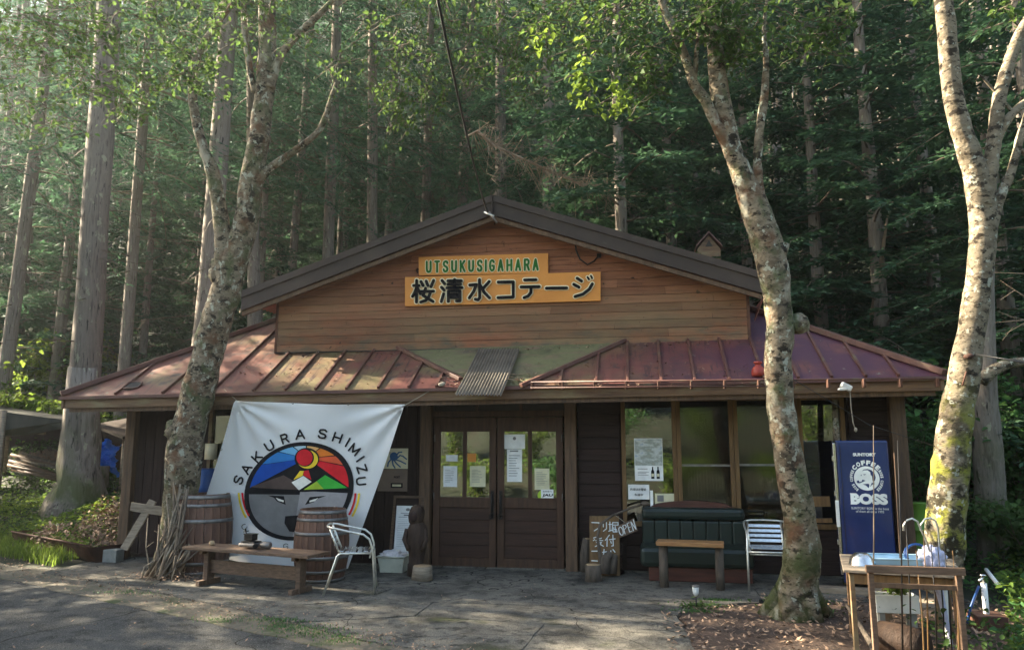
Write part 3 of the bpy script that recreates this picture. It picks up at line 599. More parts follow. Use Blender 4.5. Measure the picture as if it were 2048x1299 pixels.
# corrugated patch sheet over the entrance: thing of its own
A0, A1, A2 = RP(957, 697, .07), RP(1040, 697, .07), RP(912, 783, .10)
A2 = A2+(A2-A0)*.06; A3 = A1+(A2-A0)
vd = (RP(992, 796, .06)-A1); 
sh = corr(A0, A1, A0+(A2-A0), 15, .011, 'corrugated', 'corrugated_sheet', None)
tag(sh, 'loose corrugated metal sheet laid over the roof above the doors', 'roofing sheet')
# signs -----------------------------------------------------------------
sg = thing('sign_board', 'long orange sign with black Japanese characters above the entrance', 'sign', P(1005, 612), group='orange boards on the gable')
q0, q1, q2, q3 = P(810, 612, -.05), P(1201, 601, -.05), P(1201, 543, -.05), P(810, 554, -.05)
B().poly([q0, q1, q2, q3], (0, .035, 0)).build('board', 'sign_orange', sg)
ov = lambda ox: (lambda X_, Y_, l: P(ox+X_/9.752, 500+Y_/9.75, -.053-l))
S1 = [[(325, 590), (320, 1010)], [(265, 690), (370, 690)], [(325, 725), (290, 820), (245, 900)], [(340, 740), (400, 850)], [(410, 612), (450, 690)], [(510, 602), (545, 690)], [(655, 590), (605, 712)],
      [(500, 745), (450, 880), (545, 940), (645, 1000)], [(600, 800), (560, 910), (500, 980), (405, 1010)], [(400, 805), (655, 800)],
      [(820, 592), (870, 655)], [(808, 722), (860, 780)], [(850, 850), (828, 930), (805, 1000)], [(935, 598, 44), (1195, 596, 44)], [(938, 665, 40), (1180, 662, 40)], [(915, 735, 42), (1210, 730, 42)], [(1065, 572), (1065, 735)],
      [(943, 805), (943, 1000)], [(943, 800), (1170, 795), (1170, 985), (1100, 990)], [(943, 863), (1170, 860)], [(943, 922), (1170, 920)],
      [(1550, 575), (1555, 930), (1520, 968), (1470, 955)], [(1362, 680), (1490, 670), (1440, 800), (1350, 930)], [(1740, 612), (1620, 745)], [(1570, 690), (1640, 820), (1745, 930)], [(1918, 622), (2000, 620)]]
S2 = [[(-35, 622), (258, 617), (258, 912), (-40, 925)], [(480, 580), (702, 575)], [(410, 717), (765, 710)], [(605, 745), (600, 830), (545, 895), (470, 925)], [(905, 740), (1300, 735)], [(1505, 548), (1590, 602)], [(1440, 665), (1540, 722)], [(1800, 657), (1740, 760), (1620, 855), (1465, 903)]]
S3 = [[(1708, 527), (1735, 570)], [(1773, 500), (1795, 545)]]
def ws(L, w): return [[(p[0], p[1], w) for p in l] if True else l for l in L]
def fat(L, w): return [[(p[0], p[1]) for p in l] for l in L]
bk = B(); kk = B()
for L, ox, w in ((S1, 800, 60), (S2, 1000, 60), (S3, 1000, 40)):
    strokes(bk, fat(L, w), w+40, ov(ox)); strokes(kk, fat(L, w), w, ov(ox), .022)
bk.build('letter_outline', 'cream', sg); kk.build('lettering', 'ink', sg)
s2 = thing('name_sign', 'smaller orange sign reading UTSUKUSIGAHARA in green capitals', 'sign', P(965, 545), group='orange boards on the gable')
B().poly([P(838, 550, -.045), P(1096, 546, -.045), P(1096, 506, -.045), P(837, 514, -.045)], (0, .03, 0)).build('board', 'sign_orange', s2)
def tl(l): 
    a, c, d, e_ = P(849, 546, -.048-l), P(1080, 541, -.048-l), P(1080, 516, -.048-l), P(849, 521, -.048-l)
    return lambda u, v: tuple((a*(1-u)+c*u)*(1-v)+(e_*(1-u)+d*u)*v)
wd = 'UTSUKUSIGAHARA'
for i, ch in enumerate(wd):
    n_ = len(wd); wI = .42; tot = n_-1+wI; pos = sum(wI if c_ == 'I' else 1 for c_ in wd[:i])/tot; ww = (wI if ch == 'I' else 1)/tot
    for nm, m, l, g, bold in (('letter_outline', 'cream', 0, .10, .09), ('lettering', 'sign_green', .006, .0, .045)):
        f = tl(l); pw = .030 if nm == 'lettering' else .048; HH = .172; WWt = 1.60; cw = ww*WWt-.034; x0_ = pos*WWt+.017+.012
        fn_ = lambda X_, Y_, l_=0.0, f=f: Vector(f(X_/WWt, Y_/HH))+Vector((0, -l_, 0))
        strokes(B(), [[(x0_+p[0]*(cw-.03)+.003, .015+p[1]*(HH-.03)) for p in ln] for ln in SF[ch]], pw, fn_).build(nm, m, s2)
# cables and hook under the gable
tag(B().tube([P(1150, 478, -.03), P(1152, 500, -.05), P(1160, 518, -.05), P(1175, 529, -.05), P(1188, 522, -.05), P(1196, 513, -.03)], .012, 8).box(P(1198, 511, -.02), (.06, .05, .06), bev=.01).build('hanging_hose', 'black_metal'), 'curved black conduit looping down beside the gable sign', 'conduit')
c0 = P(975, 425, -.34); c1 = D(872, -20, 5.0)
tag(B().tube([c0+(c1-c0)*t+Vector((0, 0, -.5*t*(1-t))) for t in np.linspace(0, 1, 14)], [.014]*3+[.011]*11, 6).build('service_cable', 'cable'), 'black overhead cable running down to the gable peak', 'cable')
an = thing('cable_anchor', 'pale insulator clamp holding the cable at the gable peak', 'cable clamp', P(980, 430, -.36))
B().tube([P(968, 424, -.37), P(988, 432, -.38)], .012, 8).build('clamp', 'white_paint', an); B().tube([P(978, 424, -.37), P(994, 446, -.36)], .016, 8).build('insulator', 'steel_old', an)
# ------------------------------------------------------------------ banner
BN0 = Vector((0, -1.02, 2.28)); BNn = Vector((0, 1, .18)).normalized()
def BP(px, py, lift=0.0):
    d = _ray(px, py); t = (BN0-CAM).dot(BNn)/d.dot(BNn); p = CAM+d*t
    s_ = 1.5*.022*math.sin(px*.035+py*.012)*math.exp(-((py-800)/90)**2)+.018*math.sin((px-py*.6)*.021)+.02*mnoise.noise(Vector((px*.008, py*.008, 0)))
    ul = math.exp(-((px-473)**2+(py-800)**2)/9000); s_ += .035*ul*math.sin(math.atan2(py-800, px-473)*14)
    ur = math.exp(-((px-812)**2+(py-808)**2)/12000); s_ += .04*ur*math.sin(math.atan2(py-808, px-812)*14)
    return p-BNn*(s_+lift)
bn = thing('banner', 'white camp banner with a round bear emblem strung from the eave', 'banner', G(560, 1150))
NX, NY = 70, 70; V = []; F = []
def bedge(v):                                                     # left and right edge at height v (0 top)
    lx, ly = 473+(378-473)*v, 800+(1098-800)*v; rx, ry = 812+(697-812)*v, 808+(1135-808)*v; return lx, ly, rx, ry
for j in range(NY+1):
    v = j/NY; lx, ly, rx, ry = bedge(v)
    for i in range(NX+1):
        u = i/NX; sag = 10*math.sin(PI*u)*(1-v)*.35+14*math.sin(PI*u)*v; V.append(tuple(BP(lx+(rx-lx)*u, ly+(ry-ly)*u+sag)))
F = [(j*(NX+1)+i, j*(NX+1)+i+1, (j+1)*(NX+1)+i+1, (j+1)*(NX+1)+i) for j in range(NY) for i in range(NX)]
np_mesh('cloth', V, F, 'banner_white', bn, smooth_=True)
def c2(x, y): return 400+x/3.022, 780+y/3.021                     # crop pixels of the emblem
def drape(name, pts, m, lift, parent=None, hole=None):
    b = B(); vs = [b.bm.verts.new((p[0], p[1], 0)) for p in pts]; f = b.bm.faces.new(vs)
    bmesh.ops.triangulate(b.bm, faces=b.bm.faces[:])
    for _ in range(6):
        es = [e_ for e_ in b.bm.edges if e_.calc_length() > 16]
        if not es: break
        bmesh.ops.subdivide_edges(b.bm, edges=es, cuts=1, use_grid_fill=False); bmesh.ops.triangulate(b.bm, faces=b.bm.faces[:])
    for v in b.bm.verts: v.co = BP(v.co.x, v.co.y, lift)
    return b.build(name, m, bn)
def ell(cx, cy, rx, ry, n=40, a0=0, a1=2*PI, rot=0):
    out = []
    for k in range(n):
        t = a0+(a1-a0)*k/(n if a1-a0 > 6.28 else n-1); x, y = rx*math.cos(t), ry*math.sin(t); out.append((cx+x*math.cos(rot)-y*math.sin(rot), cy+x*math.sin(rot)+y*math.cos(rot)))
    return out
cc = lambda L: [c2(*p) for p in L]
EC = (598, 608); ERX, ERY = 330, 300                               # emblem circle in crop pixels
def ering(rx, ry, n=64, a0=0, a1=2*PI): return [c2(EC[0]+rx*math.cos(t)-.14*ry*math.sin(t), EC[1]+ry*math.sin(t)) for t in np.linspace(a0, a1, n, endpoint=(a1-a0 < 6.2))]
drape('emblem_ring', ering(ERX, ERY), 'bn_black', .010)
IX, IY = 300, 276
def epts(a0, a1, n=14): return [(EC[0]+IX*math.cos(R_(t))-.14*IY*math.sin(R_(t)), EC[1]+IY*math.sin(R_(t))) for t in np.linspace(a0, a1, n)]
drape('emblem_face', cc(epts(4, 176, 40)), 'bn_grey', .014)
drape('emblem_cheek', cc([(612, 602)]+epts(2, 90, 20)), 'bn_grey2', .017)
hub = (655, 405)
def wedge(a0, a1, m): drape('emblem_ray', cc([hub]+epts(a0, a1, 8)), m, .014)
wedge(-176, -145, 'bn_blue'); wedge(-144, -121, 'bn_mid'); wedge(-119.5, -103, 'bn_light'); wedge(-101.5, -88, 'bn_pale'); wedge(-86.5, -72, 'bn_peach'); wedge(-70.5, -52, 'bn_orange'); wedge(-50, -35, 'bn_ored'); wedge(-33, -5, 'bn_red')
drape('emblem_mountain', cc([(306, 582), (515, 508), (570, 480), (612, 590), (612, 600)]+[(450, 600)]), 'bn_brown', .018)
drape('emblem_mountain', cc([(612, 600), (575, 545), (505, 505), (590, 470), (700, 470), (760, 508), (690, 560)]), 'bn_black', .0185)
drape('emblem_meadow', cc([(640, 596), (762, 508), (895, 585), (760, 600)]), 'bn_green', .0195)
drape('emblem_meadow', cc([(630, 598), (712, 545), (760, 598)]), 'bn_lime', .021)
drape('emblem_snow', cc([(560, 552), (632, 512), (682, 548), (604, 600)]), 'bn_white', .021)
drape('emblem_nose', cc([(572, 536), (612, 482), (636, 482), (628, 512)]), 'bn_yellow', .022)
drape('emblem_nose', cc([(636, 482), (664, 478), (680, 535), (632, 508)]), 'bn_red', .022)
drape('emblem_sun', cc(ell(654, 408, 74, 66)), 'bn_black', .022)
drape('emblem_sun', cc(ell(658, 412, 63, 56)), 'bn_yellow', .0245)
drape('emblem_sun', cc(ell(643, 402, 55, 54)), 'bn_black', .026); drape('emblem_sun', cc(ell(641, 401, 49, 49)), 'bn_red', .0275)
drape('emblem_line', cc([(292, 586), (612, 597), (900, 586), (900, 596), (612, 610), (292, 598)]), 'bn_black', .022)
drape('emblem_eye', cc([(412, 632), (512, 636), (522, 688), (470, 668), (450, 646)]), 'bn_black', .022); drape('emblem_eye', cc([(462, 645), (512, 662), (510, 672), (478, 664)]), 'bn_white', .0245)
drape('emblem_eye', cc([(770, 632), (670, 640), (640, 688), (694, 670), (722, 648)]), 'bn_black', .022); drape('emblem_eye', cc([(722, 645), (668, 662), (668, 672), (702, 664)]), 'bn_white', .0245)
drape('emblem_snout', cc([(518, 758), (600, 752), (600, 860), (540, 850), (512, 800)]), 'bn_black', .022)
for (r, m, w_) in ((372, 'bn_yellow', 12), (350, 'bn_red', 12)):
    for a0, a1 in ((151, 178), (2, 27)):
        o_ = [(EC[0]+r*math.cos(R_(t)), EC[1]+r*.9*math.sin(R_(t))) for t in np.linspace(a0, a1, 12)]; i_ = [(EC[0]+(r-w_)*math.cos(R_(t)), EC[1]+(r-w_)*.9*math.sin(R_(t))) for t in np.linspace(a1, a0, 12)]
        drape('emblem_stripe', cc(o_+i_), m, .010)
def letter(ch, cx, cy, ang, h, w_, bold=.035, m='bn_black', lift=.012):
    pw = h*.17; w2 = max(w_-pw, 1); h2 = h-pw
    def fn(X_, Y_, l=0.0):
        x, y = X_-.5*w2, .5*h2-Y_; a = R_(ang); return BP(*c2(cx+x*math.cos(a)-y*math.sin(a), cy+x*math.sin(a)+y*math.cos(a)), lift+l)
    strokes(B(), [], 1, fn)
    b = strokes(B(), [[(p[0]*w2, p[1]*h2) for p in ln] for ln in SF[ch]], pw*(.6 if bold < .02 and ch in 'CG' else 1), fn); b.build('letter', m, bn)
for ch, x, y, a, w_ in (('S', 232, 541, -73, 52), ('A', 280, 474, -60, 58), ('K', 345, 402, -47, 54), ('U', 423, 334, -32, 52), ('R', 517, 290, -18, 50), ('A', 612, 263, -6, 60), ('S', 748, 260, 8, 54), ('H', 832, 285, 20, 52), ('I', 890, 315, 28, 12), ('M', 932, 358, 38, 60), ('I', 968, 415, 55, 12), ('Z', 978, 475, 70, 48), ('U', 974, 548, 84, 50)):
    letter(ch, x, y, a, 62, w_)
letter('C', 270, 822, -125+90, 36, 36, .01); letter('G', 516, 942, 5, 36, 34, .01)
gs = B()
for px, py in ((476, 803), (585, 806), (697, 808), (809, 811), (443, 898), (412, 989), (780, 905)):
    p = BP(px, py, .003); gs.tube([p+Vector((.012*math.cos(t), 0, .012*math.sin(t))) for t in np.linspace(0, 2*PI, 9)], .003, 5)
o = gs.build('eyelets', 'steel_old', bn)
for a, c in (((476, 803), (448, 778)), ((809, 811), (882, 768))):
    B().tube([BP(*a, .003), RP(*c, .03)], .005, 5).build('rope', 'rope', bn)
B().blob(RP(884, 768, .05), (.05, .03, .03), 2, .4).build('rope_knot', 'rope', bn)
# ------------------------------------------------------------------ barrels
def barrel(px, py, label, rz=0.0, cy=-.95):
    p = G(px, py); c = p+(p-CAM)*(.30/(p-CAM).length); c.z = .03; t = thing('barrel', label, 'barrel', c, rz, 'old wooden barrels in front of the banner')
    Hb, n = .95, 22
    def rad(z): return .285+.062*(1-((z-Hb/2)/(Hb/2))**2)
    zs = [Hb*i/12 for i in range(13)]; b = B(); da = PI/n*.94
    V_ = []
    for z in zs:
        for a, rr in ((-da, rad(z)), (0, rad(z)*1.003), (da, rad(z)), (da, rad(z)-.025), (-da, rad(z)-.025)): V_.append(b.bm.verts.new((rr*math.cos(a), rr*math.sin(a), z)))
    for i in range(12):
        for j in range(5): b.bm.faces.new((V_[i*5+j], V_[i*5+(j+1) % 5], V_[(i+1)*5+(j+1) % 5], V_[(i+1)*5+j]))
    b.bm.faces.new(V_[:5][::-1]); b.bm.faces.new(V_[-5:])
    st = b.build('stave', 'barrel_wood', t, local=True)
    for k in range(1, n):
        o = st.copy(); COL.objects.link(o); o.parent = t; o.rotation_euler.z = 2*PI*k/n
    for z0, z1 in ((.0, .045), (.12, .16), (.30, .345), (.615, .66), (.80, .84), (.895, .94)):
        B().lathe([(rad(z0)+.004, z0), (rad((z0+z1)/2)+.007, (z0+z1)/2), (rad(z1)+.004, z1), (rad(z1)-.002, z1), (rad(z0)-.002, z0)], (0, 0, 0), 40).build('hoop', 'hoop', t, local=True, smooth_=True)
    B().lathe([(0, Hb-.04), (.27, Hb-.04), (.27, Hb-.06), (0, Hb-.06)], n=32).build('head', 'weathered_wood', t, local=True); B().lathe([(0, .05), (.27, .05), (.27, .07), (0, .07)], n=32).build('head', 'weathered_wood', t, local=True)
    t.scale = (1.07, 1.07, 1.07) if px < 500 else (.98, .98, .91); return t
barrel(400, 1156, 'wooden barrel with grey hoops left of the bench, beside the tree'); barrel(640, 1172, 'wooden barrel between the bench end and the metal chair', .2)
# bench ---------------------------------------------------------------
be = thing('bench', 'low wooden bench carrying a small grey metal gadget in front of the barrels', 'bench', G(500, 1180))
a0, a1 = G(391, 1091, .46), G(638, 1109, .46)
dx = (a1-a0).normalized(); nx = Vector((-dx.y, dx.x, 0))
for k in (-1, 1): B().bar(a0+nx*.105*k, a1+nx*.105*k, .20, .035, .006).build('seat_plank', 'bench_wood', be)
for t in (.13, .87):
    c = a0+(a1-a0)*t; c.z = 0; B().bar(c+Vector((0, 0, .03)), c+Vector((0, 0, .44)), .16, .055, .005).build('leg', 'bench_wood', be)
    B().bar(c-nx*.17+Vector((0, 0, .06)), c+nx*.17+Vector((0, 0, .06)), .06, .06, .005).build('foot', 'bench_wood', be)
    B().bar(c-nx*.15+Vector((0, 0, .42)), c+nx*.15+Vector((0, 0, .42)), .05, .05, .005).build('cleat', 'bench_wood', be)
B().bar(a0+(a1-a0)*.13+Vector((0, 0, -.22)), a0+(a1-a0)*.87+Vector((0, 0, -.22)), .035, .15, .005).build('stretcher', 'bench_wood', be)
gm = thing('metal_gadget', 'small grey cast metal cooker with a black box on top, standing on the bench', 'cooker', a0+(a1-a0)*.5+Vector((0, 0, .02)))
c = a0+(a1-a0)*.47+Vector((0, 0, .018))
def gp(b, nm, m): return b.build(nm, m, gm)
rx_ = Matrix((dx, nx, Vector((0, 0, 1)))).transposed()
gp(B().box(c+Vector((0, 0, .045)), (.26, .16, .05), rx_, bev=.018), 'body', 'steel_old'); gp(B().box(c+Vector((0, 0, .078)), (.20, .13, .016), rx_, bev=.006), 'top_plate', 'black_metal')
gp(B().cyl(c+dx*.13+nx*-.06+Vector((0, 0, .045)), c+dx*.15+nx*-.10+Vector((0, 0, .045)), .028, 14), 'knob', 'black_metal')
gp(B().tube([c+dx*.15+Vector((0, 0, .05)), c+dx*.17+Vector((0, 0, .05)), c+dx*.28+Vector((0, 0, .05)), c+dx*.29+Vector((0, 0, .05))], [.03, .04, .04, .028], 14), 'gas_cylinder', 'steel_old')
gp(B().box(c+Vector((-.01, 0, .13)), (.13, .09, .07), rx_, bev=.006).box(c+Vector((-.01, 0, .167)), (.14, .10, .008), rx_), 'box', 'black_metal')
gp(B().tube([c+dx*-.07+Vector((0, 0, .14)), c+dx*-.10+Vector((0, 0, .20))], .008, 6).tube([c+dx*-.13+Vector((0, 0, .185)), c+dx*-.05+Vector((0, 0, .20))], .006, 6).blob(c+dx*-.10+Vector((0, 0, .21)), (.014, .014, .02), 1), 'handle', 'black_metal')
tag(B().lathe([(0, 0), (.03, .005), (.034, .03), (.028, .055), (0, .06)], a0+(a1-a0)*.14+Vector((0, 0, .018)), 16).build('wooden_cup', 'cut_wood', smooth_=True), 'small round pale wooden cup on the left end of the bench', 'cup')
# ------------------------------------------------------------------ tube chairs
def chair(loc, rz, label):
    t = thing('chair', label, 'chair', loc, rz, 'aluminium tube chairs'); L_ = dict(local=True)
    W_ = .25; ra = .0125
    for s_ in (-1, 1):
        y = W_*s_
        B().tube([(.27, y*1.04, 0), (.245, y*1.03, .30), (.225, y*1.02, .50), (.19, y, .60), (.12, y, .655), (-.05, y, .69), (-.20, y*.98, .725), (-.265, y*.86, .735)], ra, 10).build('arm_tube', 'alu_warm', t, **L_)
        B().tube([(-.30, y*1.0, 0), (-.22, y*.94, .25), (-.165, y*.9, .42), (-.13, y*.88, .445), (.21, y*.9, .445)], ra, 10).build('leg', 'alu_warm', t, **L_)
        B().tube([(-.14, y*.78, .44), (-.19, y*.78, .56), (-.262, y*.78, .735)], ra*.9, 8).build('back_upright', 'alu_warm', t, **L_)
    B().tube([(-.265, -W_*.86, .735), (-.285, -W_*.6, .742), (-.29, 0, .745), (-.285, W_*.6, .742), (-.265, W_*.86, .735)], ra, 10).build('back_rail', 'alu_warm', t, **L_)
    B().tube([(.23, -W_*1.0, .43), (.23, W_*1.0, .43)], ra*.9, 8).tube([(.20, -W_*.9, .40), (.20, W_*.9, .40)], ra*.8, 8).build('front_rail', 'alu_warm', t, **L_)
    for k in range(6): B().box((-.12+k*.068, 0, .458+.004*abs(k-2.5)), (.052, .43, .010), bev=.004).build('seat_slat', 'alu', t, **L_)
    for k in range(4):
        z = .515+.055*k; B().box((-.165-.41*(z-.47)*1.0, 0, z), (.010, .40, .042), Matrix.Rotation(-.38, 3, 'Y'), bev=.004).build('back_slat', 'alu', t, **L_)
        
    for s_ in (-1, 1):
        for z in (.54, .62): B().blob((-.175-.41*(z-.5), W_*.78*s_+.016*s_, z), (.009, .009, .009), 1).build('bolt', 'alu', t, **L_)
    return t
chair((G(693, 1192).x, G(693, 1192).y+.16, .032), R_(18), 'aluminium tube chair seen side-on in front of the right barrel')
chair((G(1528, 1178).x+.06, -.86, .032), R_(-92), 'aluminium slatted chair facing the camera beside the green sofa')
# ------------------------------------------------------------------ left of the door
bk_ = thing('plastic_basket', 'cream plastic basket holding a crumpled white cloth by the wall', 'basket', G(780, 1150)); c = G(780, 1150)+Vector((0, .14, .03))
b = B(); 
for z0, z1, k in ((0, .19, 1),):
    b.poly([c+Vector((-.155, -.10, 0)), c+Vector((.155, -.10, 0)), c+Vector((.155, .10, 0)), c+Vector((-.155, .10, 0))])
    for (ax, ay, cx_, cy_) in ((-1, -1, 1, -1), (1, -1, 1, 1), (1, 1, -1, 1), (-1, 1, -1, -1)):
        b.poly([c+Vector((ax*.155, ay*.10, 0)), c+Vector((cx_*.155, cy_*.10, 0)), c+Vector((cx_*.185, cy_*.125, .20)), c+Vector((ax*.185, ay*.125, .20))], (-.004*(ax+cx_), -.004*(ay+cy_), 0))
b.build('tub', 'plastic_cream', bk_); B().tube([c+Vector((sx*.19, sy*.13, .20)) for sx, sy in ((-1, -1), (1, -1), (1, 1), (-1, 1), (-1, -1))], .010, 6).build('rim', 'plastic_cream', bk_)
B().tube([c+Vector((-.15, -.122, .05)), c+Vector((-.155, -.126, .15)), c+Vector((-.12, -.126, .16))], .003, 4).build('rib', 'plastic_cream', bk_)
tag(B().blob(c+Vector((-.01, 0, .20)), (.17, .10, .075), 4, .5, 3.2, 3).build('white_cloth', 'cloth_white', smooth_=True), 'crumpled white cloth heaped in the cream basket', 'cloth')
st = thing('carved_statue', 'dark carved wooden hooded figure standing left of the doors', 'statue', G(826, 1158)); c = G(826, 1158)+Vector((0, .12, .03))
def sect(b, rows, c, n=20, seed=0):
    rings = []
    for z, rx_s, ry_s, ox in rows: rings.append([b.bm.verts.new(c+Vector((ox+rx_s*math.cos(2*PI*k/n)*(1+.05*mnoise.noise(Vector((k*.7, z*9, seed)))), ry_s*math.sin(2*PI*k/n), z))) for k in range(n)])
    for r0, r1 in zip(rings, rings[1:]):
        for k in range(n): b.bm.faces.new((r0[k], r0[(k+1) % n], r1[(k+1) % n], r1[k])).smooth = True
    b.bm.faces.new(rings[0][::-1]); b.bm.faces.new(rings[-1]); return b
sect(B(), [(0, .115, .10, 0), (.14, .11, .095, 0), (.16, .095, .085, .0), (.26, .105, .09, .01), (.32, .12, .10, .01), (.45, .135, .11, .01), (.58, .13, .10, .012), (.64, .105, .085, .01), (.665, .07, .07, .0)], c).build('body', 'carved_wood', st)
sect(B(), [(.63, .07, .07, -.01), (.67, .09, .085, -.015), (.74, .105, .10, -.01), (.81, .10, .095, 0), (.86, .075, .075, .0), (.885, .035, .04, 0)], c).build('hood', 'carved_wood', st)
B().blob(c+Vector((-.02, -.085, .745)), (.058, .03, .075), 2, .1).build('face', 'dark_wood', st)
for s_ in (-1, 1): B().tube([c+Vector((.115*s_, -.02, .58)), c+Vector((.145*s_, -.05, .45)), c+Vector((.09*s_+.02, -.11, .33))], [.035, .032, .028], 10, wob=.15).build('arm', 'carved_wood', st)
def stump(px, py, r, h, label, lean=0, nm='stump', bm='log_wood'):
    p = G(px, py)+Vector((0, r, .02)); t = thing(nm, label, 'log stump', p)
    B().tube([p, p+Vector((0, 0, h*.5)), p+Vector((lean, 0, h))], [r*1.06, r, r*.97], 18, wob=.12, wf=9).build('bark', bm, t); B().lathe([(0, 0), (r*.9, 0), (r*.9, .006), (0, .008)], p+Vector((lean, 0, h)), 18).build('cut_face', 'cut_wood', t)
    return t
stump(839, 1166, .125, .17, 'pale cut log stump at the feet of the carved statue', bm='weathered_wood'); stump(1186, 1168, .10, .20, 'dark low stump in front of the handwritten board')
stump(1170, 1148, .07, .43, 'tall narrow log leaning by the handwritten board', .04, 'log'); stump(764, 1130, .09, .55, 'upright split log behind the cream basket', 0, 'log')
nb = thing('notice_board', 'wooden framed notice sheet leaning on the wall beside the statue', 'notice board', P(815, 1125, -.12))
Z0, Z1 = .05, P(815, 993, -.1).z; xa, xb = P(783, 1060, -.15).x, P(845, 1000, -.1).x
for a, c_ in (((xa, -.22, Z0), (xa+.02, -.08, Z1)), ((xb, -.22, Z0), (xb, -.08, Z1)), ((xa, -.08, Z1), (xb, -.08, Z1)), ((xa, -.21, .12), (xb, -.21, .12))): B().bar(a, c_, .03, .035, .003).build('frame', 'bench_wood', nb)
B().poly([(xa, -.20, .07), (xb, -.20, .07), (xb, -.07, Z1), (xa+.02, -.07, Z1)], (0, .01, 0)).build('board', 'dark_wood', nb)
def lean_fn(u, v, l=0.0): z = .18+(Z1-.12-.18)*v; return (xa+.05+(xb-xa-.09)*u, -.205+.13*(z-.07)/(Z1-.07)-.006-l, z)
B().poly([lean_fn(0, 0), lean_fn(1, 0), lean_fn(1, 1), lean_fn(0, 1)]).build('sheet', 'paper', nb)
def lineblock(b, fn, rows, l=.002):
    for (u0, u1, v0, v1) in rows: b.poly([fn(u0, v0, l), fn(u1, v0, l), fn(u1, v1, l), fn(u0, v1, l)])
    return b
rows = [(.2, .82, .845, .855), (.34, .66, .80, .825), (.12, .5, .77, .778)]+[(.1, .3+.5*rnd.random(), .72-.035*k, .724-.035*k) for k in range(16)]
lineblock(B(), lean_fn, rows).poly([lean_fn(.5+.09*math.cos(t), .925+.03*math.sin(t), .002) for t in np.linspace(0, 2*PI, 16, endpoint=False)]).build('print', 'bn_grey', nb)
def flat(nm, lab, cat, x0, y0, x1, y1, yy, m, th=.004, group=None):       # a sheet on the wall, from its photo corners
    a, c_ = P(x0, y0, yy), P(x1, y1, yy); o = B().bb(a.x, c_.x, yy, yy+th, c_.z, a.z).build(nm, m)
    t = tag(o, lab, cat, group); return o, (lambda u, v, l=0.0: (a.x+(c_.x-a.x)*u, yy-.002-l, c_.z+(a.z-c_.z)*v))
o, fn = flat('octopus_picture', 'pale board painted with a blue octopus, above the brown poster', 'picture', 768, 896, 815, 937, -.03, 'paper_yellow', .015)
ob = B(); ob.poly([fn(.42+.17*math.cos(t), .60+.22*math.sin(t)) for t in np.linspace(0, 2*PI, 18, endpoint=False)])
strokes(ob, [[(.55, .5), (.68, .66), (.80, .62), (.95, .48)], [(.5, .45), (.7, .38), (.92, .25)], [(.45, .4), (.55, .25), (.70, .10)], [(.36, .42), (.40, .2), (.48, .05)], [(.3, .45), (.2, .3), (.18, .12)], [(.5, .6), (.62, .8), (.75, .82)]], .06, lambda x, y, l: fn(x, y, l+.001))
ob.build('painted_octopus', 'blue_print', o)
o, fn = flat('brown_poster', 'brown poster with small dark lettering under the octopus picture', 'poster', 756, 938, 814, 982, -.03, 'brown_poster', .012)
text_on('POST', lambda u, v: fn(.55+.2*u, .60+.1*v), 'ink', o, .05); lineblock(B(), fn, [(.45, .85, .16, .38)], .001).build('print', 'ink', o); lineblock(B(), fn, [(.5, .8, .22, .32)], .003).build('print', 'paper_yellow', o)
# papers on the door and windows ----------------------------------------
def paper(lab, x0, y0, x1, y1, yy=-.001, m='paper', rows=None, nm='notice', cat='notice'):
    o, fn = flat(nm, lab, cat, x0, y0, x1, y1, yy, m, .002)
    if rows: lineblock(B(), lambda u, v, l: fn(u, v, l), rows, .001).build('print', 'bn_grey', o)
    return o, fn
rr = lambda n, v0=.8, v1=.15: [(.12, .5+.38*rnd.random(), v0-(v0-v1)*k/n, v0-(v0-v1)*k/n+.018) for k in range(n)]
o, fn = paper('pale notice with a round emblem, uppermost in the right door leaf', 1008, 868, 1050, 897, .003); B().poly([fn(.5+.08*math.cos(t), .72+.12*math.sin(t), .001) for t in np.linspace(0, 2*PI, 14, endpoint=False)]).build('print', 'bn_grey', o)
paper('long white sheet hanging below the emblem notice in the right door leaf', 1014, 898, 1044, 963, .0025, rows=[(.2, .75, .93, .97)]+rr(9, .8, .1))
paper('yellowish notice behind the rightmost door pane', 1069, 936, 1099, 979, .003, 'paper_yellow', rr(8)); paper('white notice low in the leftmost door pane', 887, 931, 914, 973, .003, 'paper', rr(8))
paper('small white card above the notice in the leftmost door pane', 892, 909, 915, 922, .003); paper('wide pale notice in the second door pane from the left', 940, 931, 971, 973, .003, 'paper_yellow', rr(9))
paper('orange card in the second door pane from the left', 935, 906, 952, 923, .003, 'sign_orange')
o, fn = flat('round_sticker', 'round yellow sticker behind the JAU sticker on the door', 'sticker', 1074, 980, 1092, 1001, .004, 'paper_yellow', .001)
bpy.data.objects.remove(o); p = P(1083, 990, .004); o = B().poly([p+Vector((.055*math.cos(t), 0, .065*math.sin(t))) for t in np.linspace(0, 2*PI, 20, endpoint=False)], (0, .001, 0)).build('round_sticker', 'sign_orange'); tag(o, 'round yellow sticker behind the JAU sticker on the door', 'sticker'); o.data.materials[0] = M_['bn_lime']
o, fn = paper('square white sticker reading JAU at the lower right of the door glass', 1082, 978, 1107, 1003, -.002, nm='sticker', cat='sticker')
text_on('JAU', lambda u, v: fn(.08+.84*u+.06*v, .38+.28*v, .002), 'ink', o, .04); text_on('営業案内', lambda u, v: fn(.15+.7*u, .78+.13*v, .002), 'ink', o); text_on('日本釣り用品', lambda u, v: fn(.06+.88*u, .1+.15*v, .002), 'ink', o)
o, fn = paper('landscape poster above two beer bottles in the left window pane', 1268, 876, 1327, 961, -.004, nm='poster', cat='poster')
